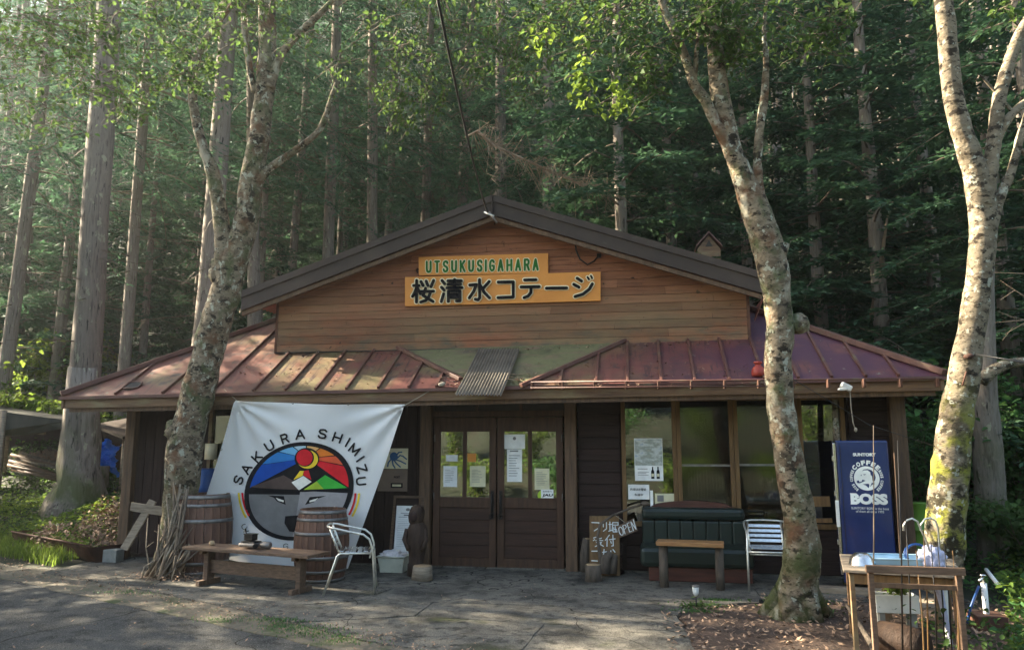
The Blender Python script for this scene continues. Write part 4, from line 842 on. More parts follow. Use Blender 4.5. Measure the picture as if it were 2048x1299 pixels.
B().poly([fn(0.02, .36, .001), fn(.98, .36, .001), fn(.98, .985, .001), fn(.02, .985, .001)]).build('picture_print', 'poster_sky', o)
for u in (.63, .82): B().poly([fn(u-.055, .05, .002), fn(u+.055, .05, .002), fn(u+.055, .22, .002), fn(u+.022, .27, .002), fn(u+.022, .33, .002), fn(u-.022, .33, .002), fn(u-.022, .27, .002), fn(u-.055, .22, .002)]).build('bottle_print', 'ink', o); B().poly([fn(u-.045, .1, .003), fn(u+.045, .1, .003), fn(u+.045, .17, .003), fn(u-.045, .17, .003)]).build('label_print', 'paper_yellow', o)
lineblock(B(), fn, [(.1, .45, .27, .285), (.1, .5, .2, .21), (.1, .4, .17, .18), (.1, .48, .13, .14)], .002).build('print', 'bn_grey', o)
o, fn = paper('white notice with two lines of Japanese text below the bottle poster', 1256, 968, 1299, 998, -.004)
text_on('釣堀はお電話', lambda u, v: fn(.1+.75*u, .58+.18*v, .001), 'ink', o, .01); text_on('私道中', lambda u, v: fn(.3+.4*u, .22+.18*v, .001), 'ink', o, .01)
paper('pale picture low in the left window pane behind the sofa', 1310, 986, 1352, 1022, -.003, 'paper_yellow', [(.1, .42, .55, .9)]); paper('narrow white slip between the notice and the pale picture', 1300, 980, 1307, 1022, -.004)
# handwritten board ------------------------------------------------------
hb = thing('handwritten_board', 'wooden board with white handwritten Japanese for fishing pond reception', 'sign', P(1208, 1150, -.3)); T = [P(1179, 1031, -.22), P(1238, 1031, -.22), P(1240, 1150, -.36), P(1179, 1150, -.36)]
for v in T[2:]: v.z = max(v.z, .035)
B().poly(T, (0, .022, 0)).build('board', 'window_wood', hb)
def hbf(X_, Y_, l=0.0):
    u = (X_-78)/(552-78); v = (Y_-165)/(1110-165); p = (T[0]*(1-u)+T[1]*u)*(1-v)+(T[3]*(1-u)+T[2]*u)*v; return p+Vector((0, -.003-l, 0))
HS = [[(115, 270), (230, 275), (240, 350), (155, 405)], [(300, 290), (300, 340)], [(350, 270), (350, 370), (300, 410)], [(390, 300), (430, 300)], [(405, 260), (405, 400)], [(385, 410), (430, 395)], [(450, 270), (535, 270), (535, 310), (455, 310)], [(450, 270), (440, 400)], [(490, 330), (490, 420)], [(465, 350), (465, 380), (520, 380), (520, 350)], [(455, 395), (455, 420), (515, 420), (515, 395)],
      [(145, 520), (200, 500)], [(160, 545), (140, 560)], [(200, 530), (250, 530), (270, 520)], [(180, 560), (290, 560)], [(190, 590), (270, 590), (230, 630), (170, 655)], [(215, 600), (300, 650)], [(395, 470), (330, 555)], [(360, 530), (355, 650)], [(395, 545), (485, 530)], [(450, 470), (455, 640), (430, 645)], [(415, 570), (425, 600)],
      [(115, 730), (200, 728)], [(115, 880), (205, 885)], [(285, 745), (365, 735)], [(310, 700), (300, 790), (360, 790), (350, 850), (300, 860)], [(450, 700), (480, 740)], [(415, 720), (412, 810), (480, 805), (515, 860)], [(245, 960), (205, 1005)], [(205, 1010), (265, 1020)]]
strokes(B(), HS, 15, hbf).build('lettering', 'white_print', hb)
opn = thing('open_sign_stand', 'bent dark branch stand rising from a wooden base before the handwritten board', 'stand', G(1215, 1150)); pp = [P(x, y, -.46+.03*i) for i, (x, y) in enumerate([(1206, 1142), (1200, 1110), (1195, 1072), (1200, 1048), (1225, 1030), (1262, 1015), (1285, 1008)])]
B().tube(pp, [.030, .026, .020, .018, .015, .013, .012], 10, wob=.25, wf=14).build('branch', 'log_wood', opn); B().blob(pp[-1]+Vector((.03, 0, .01)), (.06, .04, .03), 2, .6, 3).build('branch_end', 'log_wood', opn)
B().tube([P(1208, 1146, -.46), P(1212, 1115, -.44), P(1222, 1104, -.42)], [.07, .06, .045], 10, wob=.3).tube([P(1224, 1146, -.42), P(1228, 1118, -.4), P(1230, 1108, -.4)], [.055, .05, .035], 10, wob=.3).build('root_stock', 'log_wood', opn)
B().lathe([(0, 0), (.17, 0), (.17, .035), (0, .04)], (G(1222, 1152).x, G(1222, 1152).y+.1, .03), 24).build('base', 'dark_wood', opn)
os_ = thing('open_sign', 'small wooden plaque with OPEN written in white, hanging tilted at the branch', 'sign', P(1252, 1065, -.45)); O4 = [P(1239, 1075, -.43), P(1276, 1060, -.43), P(1268, 1035, -.43), P(1232, 1053, -.43)]
B().poly(O4, (0, .018, 0)).build('board', 'bench_wood', os_)
of = lambda x, y, l=0.0: (O4[0]*(1-x)+O4[1]*x)*(1-y)+(O4[3]*(1-x)+O4[2]*x)*y+Vector((0, -.003-l, 0))
strokes(B(), [[(.08+.10+.10*math.cos(t), .5+.36*math.sin(t)) for t in np.linspace(0, 2*PI, 14)], [(.33, .15), (.34, .85), (.48, .82), (.5, .62), (.36, .5)], [(.58, .15), (.58, .85)], [(.58, .85), (.70, .85)], [(.58, .5), (.69, .5)], [(.58, .15), (.71, .15)], [(.78, .12), (.79, .85), (.93, .15), (.94, .92)]], .045, of).build('lettering', 'white_print', os_)
B().tube([O4[3]*.5+O4[2]*.5, pp[4]+Vector((.04, 0, 0))], .004, 5).build('string', 'rope', os_)
# ------------------------------------------------------------------ sofa and little table
so = thing('sofa', 'dark green vinyl bench sofa with a wooden base under the windows', 'sofa', G(1380, 1165))
sx0, sx1 = P(1268, 1100, -.75).x, P(1497, 1100, -.5).x; zz = .03
sx0 = 1.90; sx1 = 3.26
def sp(b, n_, m): return b.build(n_, m, so)
sp(B().bb(sx0+.10, sx1-.02, -.62, -.10, zz, .20, bev=.01), 'base', 'sofa_wood')
sp(B().bb(sx0, sx1, -.70, -.10, .20, .44, bev=.055), 'seat', 'green_vinyl')
nc = 8; wch = (sx1-sx0-.06)/nc
for k in range(nc): sp(B().bb(sx0+.03+k*wch, sx0+.03+(k+1)*wch-.002, -.25, -.06, .42, .72, bev=.022), 'back_channel', 'green_vinyl')
sp(B().bb(sx0+.03, sx1-.03, -.245, -.055, .73, .88, bev=.05), 'head_roll', 'green_vinyl')
sp(B().bb(sx0+.05, sx1-.05, -.05, -.03, .2, .86, bev=.005), 'back_panel', 'sofa_wood')
b = B(); n = 14; top = [(sx0+.16+(sx1-sx0-.32)*k/n, .885+.075*math.sin(PI*k/n)**.5) for k in range(n+1)]; b.poly([(x, -.05, z) for x, z in [(sx0+.12, .86)]+top+[(sx1-.12, .86)]], (0, .022, 0)); sp(b, 'crest_panel', 'sofa_wood')
ta = thing('side_table', 'narrow wooden plank table on two dark posts in front of the sofa', 'table', G(1385, 1190)); l0, l1 = G(1329, 1181)+Vector((0, .03, .0)), G(1443, 1187)+Vector((0, .03, 0)); dd = (l1-l0).normalized(); zt = .515
for l, w_ in ((l0, .055), (l1, .05)): B().tube([(l.x, l.y+.06, .03), (l.x+.004, l.y+.06, zt)], w_, 12, wob=.1).build('leg', 'log_wood', ta)
B().bar(l0-dd*.07+Vector((0, .06, zt+.025)), l1+dd*.06+Vector((0, .06, zt+.025)), .27, .05, .008).build('table_top', 'table_wood', ta)
sl = thing('garden_light', 'small clear solar path light on a thin stake at the slab edge', 'lamp', G(1393, 1222)); p = G(1393, 1222)
B().cyl(p+Vector((0, 0, -.02)), p+Vector((0, 0, .15)), .008, 8).build('stake', 'black_metal', sl); B().lathe([(.012, 0), (.030, .03), (.036, .09), (.03, .10), (0, .105)], p+Vector((0, 0, .15)), 14).build('lens', 'lamp_plastic', sl, smooth_=True)
B().lathe([(.04, 0), (.04, .012), (.02, .02), (0, .022)], p+Vector((0, 0, .245)), 14).build('cap', 'steel_old', sl)
# ------------------------------------------------------------------ drinks machine
vm = thing('vending_machine', 'tall dark blue BOSS coffee vending machine standing by the right corner post', 'vending machine', G(1735, 1190))
vy = -1.02; va, vb = P(1680, 1000, vy).x, P(1783, 1000, vy).x; vz0, vz1 = .12, P(1730, 880, vy).z
rv = Matrix.Rotation(R_(-9), 4, 'Z')
vm_c = Vector(((va+vb)/2, vy, 0))
def vp(b, n_, m):
    bmesh.ops.rotate(b.bm, cent=vm_c, matrix=Matrix.Rotation(R_(-9), 3, 'Z'), verts=b.bm.verts); return b.build(n_, m, vm)
vp(B().bb(va, vb, vy+.05, vy+.66, vz0, vz1, bev=.012), 'cabinet', 'blue_paint')
vdoor = vp(B().bb(va+.004, vb-.004, vy, vy+.045, vz0+.02, vz1-.01, bev=.012), 'front_panel', 'blue_paint')
vp(B().bb(va-.035, va-.004, vy+.0, vy+.03, vz0+.1, vz1-.03, bev=.006), 'side_trim', 'alu'); vp(B().bb(va+.04, va+.046, vy-.003, vy, vz0+.05, vz1-.05), 'seam', 'black_metal')
for z in (.55, 1.1, 1.5): vp(B().bb(va-.05, va-.035, vy+.005, vy+.03, z, z+.06, bev=.004), 'hinge', 'alu')
vp(B().bb(va-.045, va-.006, vy-.012, vy+.02, .75, 1.05, bev=.006), 'lock_plate', 'white_paint')
for x in (va+.06, vb-.06):
    for y in (vy+.08, vy+.6): vp(B().cyl((x, y, .03), (x, y, vz0), .022, 10), 'foot', 'steel_old')
vp(B().bb(va-.30, vb+.1, vy-.14, vy+.05, .03, .085), 'plinth_board', 'weathered_wood')
VW = vb-va-.05
def vf(x, y, l=0.0):                                   # crop 6 pixels -> the front panel
    u = (x-195)/(930-195); xx = va+.05+VW*u; z = P(1730, 870+y/7.64, vy).z
    v = Vector((xx, vy-.002-l, z)); return Matrix.Rotation(R_(-9), 3, 'Z') @ (v-vm_c)+vm_c
def vt(txt, x0, x1, y0, y1, bold=0, m='white_print', l=0.0): text_on(txt, lambda u, v: vf(x0+(x1-x0)*u, y1+(y0-y1)*v, l), m, vdoor, bold)
vt('SUNTORY', 380, 735, 268, 318, .06); vt('BOSS', 298, 862, 885, 1055, .065); vt('SUNTORY BOSS is the boss', 300, 865, 1095, 1130, .0); vt('of them all since 1992', 368, 792, 1143, 1178, .0)
for (x0, x1) in ((298, 372),): 
    b = B(); 
    for yy_ in (885, 1043): b.poly([vf(x0-4, yy_, .0015), vf(x0+95, yy_, .0015), vf(x0+95, yy_+14, .0015), vf(x0-4, yy_+14, .0015)])
    b.build('serif', 'white_print', vdoor)
def arc(txt, cx, cy, r, a0, a1, h, bold):
    n = len(txt)
    for i, ch in enumerate(txt):
        if ch == ' ': continue
        a = a0+(a1-a0)*(i+.5)/n; w_ = abs(R_(a1-a0))*r/n*.78
        def fn(u, v, a=a, w_=w_):
            X_ = (u-.5)*w_; Y_ = r-h/2+h*v; t = R_(a); return tuple(vf(cx+Y_*math.sin(t)+X_*math.cos(t), cy-Y_*math.cos(t)+X_*math.sin(t)))
        text_on(ch, fn, 'white_print', vdoor, bold)
arc('COFFEE', 567, 655, 240, -57, 57, 72, .06); arc('BOSS COFFEE', 567, 655, 235, 58, 142, 44, .04); arc('BOSS COFFEE', 567, 655, 235, -142, -58, 44, .04)
em = B().poly([vf(567+195*math.cos(t), 655+185*math.sin(t)) for t in np.linspace(0, 2*PI, 48, endpoint=False)]); em.build('emblem', 'white_print', vdoor)
eb = B()
for poly_ in ([(500, 545), (530, 520), (590, 512), (650, 530), (690, 575), (705, 640), (690, 690), (655, 695), (650, 620), (630, 600), (628, 560), (590, 530), (540, 532)], [(410, 700), (440, 685), (452, 712), (490, 700), (500, 672), (545, 690), (500, 712), (450, 732), (418, 728)], [(500, 745), (590, 735), (600, 760), (588, 805), (550, 765)], [(605, 790), (640, 720), (690, 735), (640, 750)], [(510, 595), (565, 590), (540, 606)], [(478, 600), (495, 598), (485, 625)]):
    eb.poly([vf(x, y, .0016) for x, y in poly_])
eb.build('emblem_print', 'blue_paint', vdoor)
# flood light, pole and fittings at the right eave
fl = thing('flood_light', 'white flood light with a dangling wire under the right eave', 'flood light', P(1692, 775, -1.05)); p = P(1692, 773, -1.06)
B().box(p+Vector((0, 0, .0)), (.13, .08, .07), Matrix.Rotation(.5, 3, 'Y'), bev=.015).box(p+Vector((-.05, -.01, -.03)), (.09, .07, .03), bev=.01).build('housing', 'white_paint', fl); B().tube([p+Vector((.04, .0, -.03)), p+Vector((.04, 0, -.25)), p+Vector((.05, 0, -.42)), p+Vector((.07, 0, -.50))], .006, 5, wob=.2).blob(p+Vector((.075, 0, -.50)), (.02, .02, .03), 1, .4).build('wire', 'rope', fl)
wp = thing('birch_pole', 'slim pale birch pole standing upright before the right window', 'pole', G(1680, 1100)); p0, p1 = P(1669, 800, -.35), P(1680, 1000, -.45)
B().tube([p0, (p0+p1)/2, Vector((p1.x+.01, -.45, .03))], [.036, .042, .045], 12, wob=.08).build('pole', 'birch_bark', wp)
rj = thing('red_jar', 'small red lidded jar standing on the roof beside the middle birch', 'jar', RP(1515, 752)); p = RP(1517, 752)
B().lathe([(.0, 0), (.075, 0), (.085, .04), (.07, .10), (.035, .13), (.035, .15), (.055, .16), (.05, .18), (.0, .19)], p, 18).build('body', 'red_paint', rj, smooth_=True)
gb = thing('green_bin', 'light green plastic bin outside the right corner of the cottage', 'bin', P(1835, 1060, .6)); c = D(1836, 1050, 9.6); zb = gz(c.x, c.y)
for k in range(3): B().lathe([(.16-.0*k, 0), (.15, .02), (.125, .33), (.135, .34), (.13, .35)], (c.x, c.y, zb+.28*k+.05), 20).build('bucket', 'green_plastic', gb, smooth_=True)
# behind the banner, left: drum, lamp shade
dm = thing('blue_drum', 'dark blue drum standing at the left wall behind the banner edge', 'drum', P(408, 1080, -.35)); c = P(404, 1080, -.35); c.z = .45; B().bb(c.x-.2, c.x+.2, -.5, -.15, .03, .45).build('crate_base', 'dark_wood', dm)
B().lathe([(.19, 0), (.2, .02), (.2, .28), (.206, .3), (.2, .32), (.2, .60), (.206, .62), (.2, .64), (.2, .88), (.18, .9), (0, .9)], (c.x, -.30, .45), 28).build('drum', 'drum_blue', dm, smooth_=True)
lsx = P(421, 900, .35); ls = thing('lamp_shade', 'pale cylindrical lampshade seen at the left window', 'lamp', lsx)
B().lathe([(.085, 0), (.088, .23), (.084, .23), (.081, 0)], P(421, 918, -.12), 24).build('shade', 'cream', ls, smooth_=True); B().cyl(P(421, 935, -.12), P(421, 880, -.12), .006).build('stem', 'black_metal', ls)
# ------------------------------------------------------------------ left side: sign, sticks, trough, shed, tarp
lsn = thing('blank_signpost', 'weathered blank plank sign with a crosspiece leaning by the stick heap', 'signpost', G(262, 1110)); y1 = -1.0
B().bar(P(248, 1098, -1.15)+Vector((0, 0, 0)), P(306, 1000, -.95), .11, .028, .004, up=(0, -1, 0)).build('plank', 'weathered_wood', lsn); B().bar(P(262, 1012, -1.02), P(327, 1022, -1.0), .115, .025, .004, up=(0, -1, 0)).build('crosspiece', 'weathered_wood', lsn)
blk = thing('concrete_block', 'small grey concrete block at the foot of the leaning plank', 'block', G(221, 1125)); p = G(216, 1128, .0); B().box(p+Vector((0, .1, .10)), (.22, .18, .20), bev=.012).build('block', 'stone_grey', blk); B().box(p+Vector((-.12, .12, .06)), (.10, .14, .12), bev=.01).build('fragment', 'stone_grey', blk)
tg = thing('trough', 'dark rusty half-round trough lying on the bank beside the road', 'trough', G(130, 1115))
t0, t1 = G(46, 1098)+Vector((0, .1, .30)), G(205, 1128)+Vector((0, .12, .26)); ax = (t1-t0).normalized(); sdn = Vector((-ax.y, ax.x, 0)).normalized(); b = B(); rings = []
for k in range(13):
    p = t0+(t1-t0)*k/12; rr_ = .27*(.97+.06*math.sin(k*.7)); rings.append([b.bm.verts.new(p+sdn*rr_*math.cos(PI+PI*j/12)+Vector((0, 0, rr_*math.sin(PI+PI*j/12)+.02*math.sin(k)))) for j in range(13)])
for r0, r1 in zip(rings, rings[1:]):
    for j in range(12): b.bm.faces.new((r0[j], r1[j], r1[j+1], r0[j+1])).smooth = True
b.bm.faces.new(rings[0]); b.bm.faces.new(rings[-1]); bmesh.ops.solidify(b.bm, geom=b.bm.faces[:], thickness=.015); b.build('shell', 'rusty', tg)
B().tube([t0+sdn*-.27, t1+sdn*-.27], .016, 6, wob=.3).build('lip', 'rusty', tg)
hp_ = thing('stick_heap', 'bundle of dry sticks and branches stacked round the left birch base', 'branch pile', G(320, 1130)); base_ = G(322, 1156, .03)
for i in range(46):
    f0 = base_+Vector((rnd.uniform(-.27, .24), rnd.uniform(-.12, .2), 0)); hgt = rnd.uniform(.5, 1.25) if i < 38 else rnd.uniform(.2, .5); tp = D(345+rnd.uniform(-45, 20), 0, 9.6); top = Vector((base_.x+.13+rnd.gauss(0, .14), base_.y+.16+rnd.gauss(0, .07), hgt))
    md = (f0+top)/2+Vector((rnd.gauss(0, .05), rnd.gauss(0, .04), 0)); r = rnd.uniform(.008, .022); b = B().tube([f0, md, top], [r, r*.9, r*.55], 6, wob=.3, wf=20)
    if rnd.random() < .4: b.tube([md, md+Vector((rnd.uniform(-.14, .14), -.03, rnd.uniform(.08, .2)))], [r*.7, r*.3], 5)
    b.build('stick', rnd.choice(['dead_twig', 'twig', 'weathered_wood', 'twig']), hp_)
pts = [(base_.x+rnd.gauss(.1, .3), base_.y+rnd.gauss(0, .12), .04+abs(rnd.gauss(0, .03))) for _ in range(500)]
flakes('stick_litter', 'dead leaves and bark bits around the stick heap', pts, .04, 'litter')
# wood shed with sagging sheet roof
sh = thing('wood_shed', 'low open shed with a sagging tarpaulin roof on the left bank', 'shed', D(100, 950, 14.8)); 
def S(px, py, d): return D(px, py, d)
r0, r1, r2, r3 = S(-60, 818, 14.5), S(128, 842, 14.0), S(150, 815, 17.5), S(-60, 790, 18)
B().poly([r0, r1, r2, r3], (0, 0, .03)).build('roof', 'canvas_tarp', sh); B().poly([r0+Vector((0, 0, .01)), r1, r1+Vector((0, 0, -.12)), S(70, 868, 14.4), S(20, 872, 14.5), r0+Vector((0, 0, -.5))], (0, .02, 0)).build('hanging_tarp', 'canvas_tarp', sh)
for px, d in ((8, 14.3), (-70, 14.3), (20, 17.2)): 
    a = S(px, 820, d); B().cyl((a.x, a.y, gz(a.x, a.y)-.05), a, .055, 8).build('post', 'weathered_wood', sh)
B().bar(S(30, 862, 15.2), S(90, 866, 15.0), .05, .06).build('beam', 'weathered_wood', sh)
bw = S(-60, 960, 18.2); bw2 = S(150, 960, 18); B().poly([(bw.x, bw.y, gz(bw.x, bw.y)), (bw2.x, bw2.y, gz(bw2.x, bw2.y)), (r2.x, bw2.y, r2.z), (r3.x, bw.y, r3.z)], (0, .05, 0)).build('back_wall', 'dark_wood', sh)
s2_ = thing('lean_to', 'small dark lean-to roof over the blue tarpaulin behind the cedar', 'shed', S(210, 930, 15.5)); a, c = S(185, 848, 15.0), S(246, 872, 14.2)
B().poly([a, c, c+Vector((.1, 1.6, .25)), a+Vector((0, 1.6, .25))], (0, 0, -.05)).build('roof', 'fascia_metal', s2_)
for p in (S(180, 850, 15), S(244, 870, 14.4)): B().cyl((p.x, p.y+.1, gz(p.x, p.y)-.05), (p.x, p.y+.1, p.z-.02), .05, 8).build('post', 'weathered_wood', s2_)
bwk = S(186, 860, 16.6); B().bb(bwk.x-.3, bwk.x+1.0, bwk.y, bwk.y+.05, gz(bwk.x, bwk.y), bwk.z+.1).build('back_wall', 'dark_wood', s2_)
wpile = thing('firewood_pile', 'stacked split firewood inside the low shed', 'firewood', S(100, 945, 15.6)); 
for i in range(70):
    px, py = rnd.uniform(50, 125), rnd.uniform(896, 930); 
    if py < 900+abs(px-90)*.3: continue
    p = S(px, py, 15.8); B().tube([p, p+Vector((rnd.gauss(0, .05), .35, rnd.gauss(0, .02)))], rnd.uniform(.035, .06), 6, wob=.3).build('log', rnd.choice(['bench_wood', 'log_wood', 'log_wood']), wpile)
for i in range(9):
    p = S(rnd.uniform(15, 45), 905+i*4, 14.9); B().tube([p, p+Vector((rnd.uniform(.6, 1.2), .2, -.25))], .035, 7, wob=.2).build('log', rnd.choice(['log_wood', 'bench_wood']), wpile)
tb = thing('blue_tarp', 'crumpled bright blue tarpaulin draped beside the big cedar trunk', 'tarpaulin', S(210, 920, 14.9))
b = B(); NXt, NYt = 42, 42; vv = []
for j in range(NYt+1):
    for i in range(NXt+1):
        u, v = i/NXt, j/NYt; x0 = 182+v*16*(v > .5)+8*math.sin(v*7); x1 = 241; px = x0+(x1-x0)*u; py = 884+8*math.sin(u*9)+v*(62-10*u*0) ; vv.append(b.bm.verts.new(S(px, py, 14.9)+Vector((0, -.16*math.sin(PI*v)+.13*mnoise.noise(Vector((u*9, v*9, 2)))+.07*mnoise.noise(Vector((u*22, v*22, 4))), 0))))
for j in range(NYt):
    for i in range(NXt): b.bm.faces.new((vv[j*(NXt+1)+i], vv[j*(NXt+1)+i+1], vv[(j+1)*(NXt+1)+i+1], vv[(j+1)*(NXt+1)+i]))
b.build('sheet', 'tarp_blue', tb)
p = S(196, 945, 14.6); p.z = gz(p.x, p.y); t = thing('old_stump', 'short wide mossy stump between the cedar and the blue tarpaulin', 'log stump', p); B().tube([p-Vector((0, 0, .1)), p+Vector((0, 0, .3)), p+Vector((0, 0, .5))], [.25, .2, .19], 14, wob=.2).build('bark', 'cedar_bark', t)
# little gabled vent housing standing on the rear roof
a, c, e_ = D(1392, 495, 14.6), D(1417, 467, 14.6), D(1443, 497, 14.6); zb = 3.4
dmr = B().poly([(a.x+.03, a.y, zb), (e_.x-.03, a.y, zb), (e_.x-.03, a.y, e_.z-.02), (c.x, a.y, c.z-.03), (a.x+.03, a.y, a.z-.02)], (0, .6, 0)).build('roof_vent', 'eave_wood', house)
for p0, p1 in ((a, c), (c, e_)): B().poly([Vector((p0.x, a.y-.08, p0.z)), Vector((p1.x, a.y-.08, p1.z)), Vector((p1.x, a.y+.7, p1.z)), Vector((p0.x, a.y+.7, p0.z))], (0, 0, .035)).build('vent_roof', 'roof_trim', dmr)
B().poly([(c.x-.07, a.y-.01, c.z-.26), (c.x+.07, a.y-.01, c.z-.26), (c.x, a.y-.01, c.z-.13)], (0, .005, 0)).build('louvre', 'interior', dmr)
# ------------------------------------------------------------------ work table with umbrellas and rods, lower right
wt = thing('work_table', 'rough timber potting table with a raised front rail, at the lower right', 'table', G(1800, 1310))
def wp_(b, n_, m='bench_wood'): return b.build(n_, m, wt)
ZT = .70
def at(px, dep, z): 
    p = D(px, 1150, dep); return Vector((p.x, p.y, z))
f0, f1 = at(1703, 6.0, 0), at(1908, 5.75, 0); k0, k1 = at(1697, 6.75, 0), at(1893, 6.5, 0)
for p in (f0, f1, k0, k1): wp_(B().bar(p+Vector((0, 0, .0)), p+Vector((0, 0, ZT-.02)), .036, .036, .003), 'leg', 'eave_wood')
for a, c in ((f0, f1), (k0, k1), (f0, k0), (f1, k1)): wp_(B().bar(a+Vector((0, 0, ZT-.06)), c+Vector((0, 0, ZT-.06)), .03, .08, .004), 'apron', 'window_wood')
for t in np.linspace(.02, .98, 6):
    a, c = f0+(k0-f0)*t, f1+(k1-f1)*t; d_ = (c-a).normalized(); wp_(B().bar(a-d_*.06+Vector((0, 0, ZT)), c+d_*.06+Vector((0, 0, ZT)), .135, .022, .004), 'top_board', 'weathered_wood')
r0_, r1_ = at(1741, 5.62, 0), at(1916, 5.5, 0)
for p in (r0_, r1_): wp_(B().bar(p, p+Vector((0, 0, .80)), .038, .038, .003), 'post')
wp_(B().bar(r0_+Vector((-.04, -.03, .78)), r1_+Vector((.04, -.03, .78)), .03, .055, .004), 'rail'); wp_(B().bar(r0_+Vector((0, 0, .66)), r1_+Vector((0, 0, .66)), .025, .035, .004), 'rail', 'post_wood')
st2 = thing('low_stand', 'small timber stand behind the potting table carrying the planter box', 'stand', at(1820, 7.1, 0))
g = [at(1768, 7.0, 0), at(1873, 6.9, 0), at(1772, 7.4, 0), at(1876, 7.3, 0)]
for p in g: B().bar(p, p+Vector((0, 0, .58)), .045, .045, .004).build('leg', 'eave_wood', st2)
for a, c in ((0, 1), (2, 3), (0, 2), (1, 3)): B().bar(g[a]+Vector((0, 0, .55)), g[c]+Vector((0, 0, .55)), .05, .07, .004).build('rail', 'eave_wood', st2)
B().poly([g[0]+Vector((0, 0, .20)), g[1]+Vector((0, 0, .20)), g[3]+Vector((0, 0, .20)), g[2]+Vector((0, 0, .20))], (0, 0, .02)).build('shelf', 'weathered_wood', st2)
c = at(1725, 6.2, ZT+.012); tag(B().lathe([(.001, .10), (.05, .095), (.085, .06), (.10, .005), (.105, 0), (.10, -.0)], c, 28).build('steel_bowl', 'alu', smooth_=True), 'upturned steel bowl on the left end of the potting table', 'bowl')
c = at(1795, 6.3, ZT+.012); t = thing('blue_tray', 'shallow pale blue tray lying on the potting table', 'tray', c)
B().poly([c+Vector((-.20, -.13, 0)), c+Vector((.20, -.13, 0)), c+Vector((.20, .13, 0)), c+Vector((-.20, .13, 0))], (0, 0, .006)).build('base', 'bn_light', t)
B().tube([c+Vector((sx*.22, sy*.15, .05)) for sx, sy in ((-1, -1), (1, -1), (1, 1), (-1, 1), (-1, -1))], .008, 6).poly([c+Vector((-.22, -.15, .05)), c+Vector((.22, -.15, .05)), c+Vector((.20, -.13, 0)), c+Vector((-.20, -.13, 0))]).poly([c+Vector((-.22, .15, .05)), c+Vector((.22, .15, .05)), c+Vector((.20, .13, 0)), c+Vector((-.20, .13, 0))]).build('rim', 'bn_pale', t)
c = at(1866, 6.15, ZT+.07); tag(B().blob(c, (.10, .07, .10), 4, .45, 3.5, 5).build('lilac_cloth', 'cloth_lilac', smooth_=True), 'crumpled lilac-grey cloth on the right of the potting table', 'cloth')
c = at(1840, 6.2, ZT+.09); tag(B().tube([c+Vector((.09*math.cos(t), .03*math.sin(t), .085*math.sin(t))) for t in np.linspace(.3, 2*PI-.4, 18)], .009, 6).tube([c+Vector((.10*math.cos(t), .03*math.sin(t)+.02, .08*math.sin(t))) for t in np.linspace(.1, 2*PI-.2, 18)], .008, 6).build('hose_coil', 'drum_blue'), 'small dark blue hose coil leaning beside the lilac cloth', 'hose')
def umbrella(pts, dep, foot, label, m):
    t = thing('umbrella', label, 'umbrella', at(foot, dep, 0), group='umbrellas hooked on the table')
    P_ = [D(x, y, dep) for x, y in pts]; B().tube(P_, .008, 8).build('handle', 'alu_warm', t)
    e_ = P_[-1]; ft = at(foot, dep+.05, .05); d_ = (ft-e_); B().tube([e_, e_+d_*.1, e_+d_*.3, e_+d_*.9, ft], [.009, .02, .032, .014, .006], 8, wob=.25, wf=18).build('canopy', m, t)
umbrella([(1807, 1060), (1807, 1050), (1813, 1040), (1824, 1036), (1835, 1042), (1843, 1060), (1852, 1080), (1860, 1102)], 6.12, 1893, 'umbrella with a pale crook handle tipped left over the table edge', 'cloth_lilac')
umbrella([(1841, 1060), (1842, 1048), (1850, 1037), (1861, 1035), (1871, 1041), (1876, 1055), (1878, 1080), (1880, 1106)], 6.2, 1884, 'umbrella with an upright pale crook handle next to the cloth', 'white_paint')
rods = [(1788, 905, 1795, 6.3, 'post_wood'), (1811, 1030, 1808, 5.7, 'black_metal'), (1846, 1060, 1842, 5.8, 'window_wood'), (1862, 1085, 1858, 5.7, 'black_metal'), (1747, 850, 1731, 6.0, 'twig'), (1874, 1075, 1876, 5.9, 'black_metal'), (1888, 1085, 1889, 5.8, 'black_metal'), (1832, 1100, 1834, 5.6, 'window_wood'), (1905, 1100, 1903, 5.65, 'window_wood'), (1795, 880, 1790, 5.65, 'black_metal')]
RL = ['thin brown rod rising high in front of the blue machine, right of its lettering', 'thin black rod at the left third of the table rail', 'thin tan rod below the left umbrella handle', 'thin black rod just right of the left umbrella handle', 'tall thin grey rod crossing the lettering of the blue machine', 'thin black rod below the right umbrella handle', 'thin black rod right of the right umbrella handle', 'short thin tan rod in the middle of the table rail', 'short thin tan rod next to the right post of the rail', 'tall thin black rod rising past the right edge of the blue machine']
for i, (tx, ty, bx_, dp, m) in enumerate(rods):
    a = D(tx, ty, dp+.1); b_ = at(bx_, dp, .0); tag(B().tube([b_, (a+b_)/2+Vector((.01, 0, 0)), a], [.007, .006, .003], 6).build('pole', m), RL[i], 'pole', 'thin poles leaning on the potting table')
pb = thing('planter_box', 'white planter box with a small pale flowering plant under the table', 'planter', at(1790, 6.9, .0)); c = at(1785, 6.7, .24)
b = B(); b.box(c, (.34, .16, .012))
for s_ in (-1, 1): b.box(c+Vector((0, .08*s_, .07)), (.36, .012, .15), bev=.004).box(c+Vector((.175*s_, 0, .07)), (.012, .16, .15), bev=.004)
b.build('box', 'white_paint', pb); B().box(c+Vector((0, 0, .10)), (.33, .15, .02)).build('soil', 'soil', pb)
for s_ in (-1, 1): B().box(c+Vector((.13*s_, 0, -.11)), (.05, .14, .20), bev=.003).build('foot', 'stone_grey', pb)
lg = thing('fallen_log', 'thick dark log lying on the ground under the potting table', 'log', G(1790, 1300)); a, c = at(1752, 6.3, .13), at(1838, 6.0, .12)
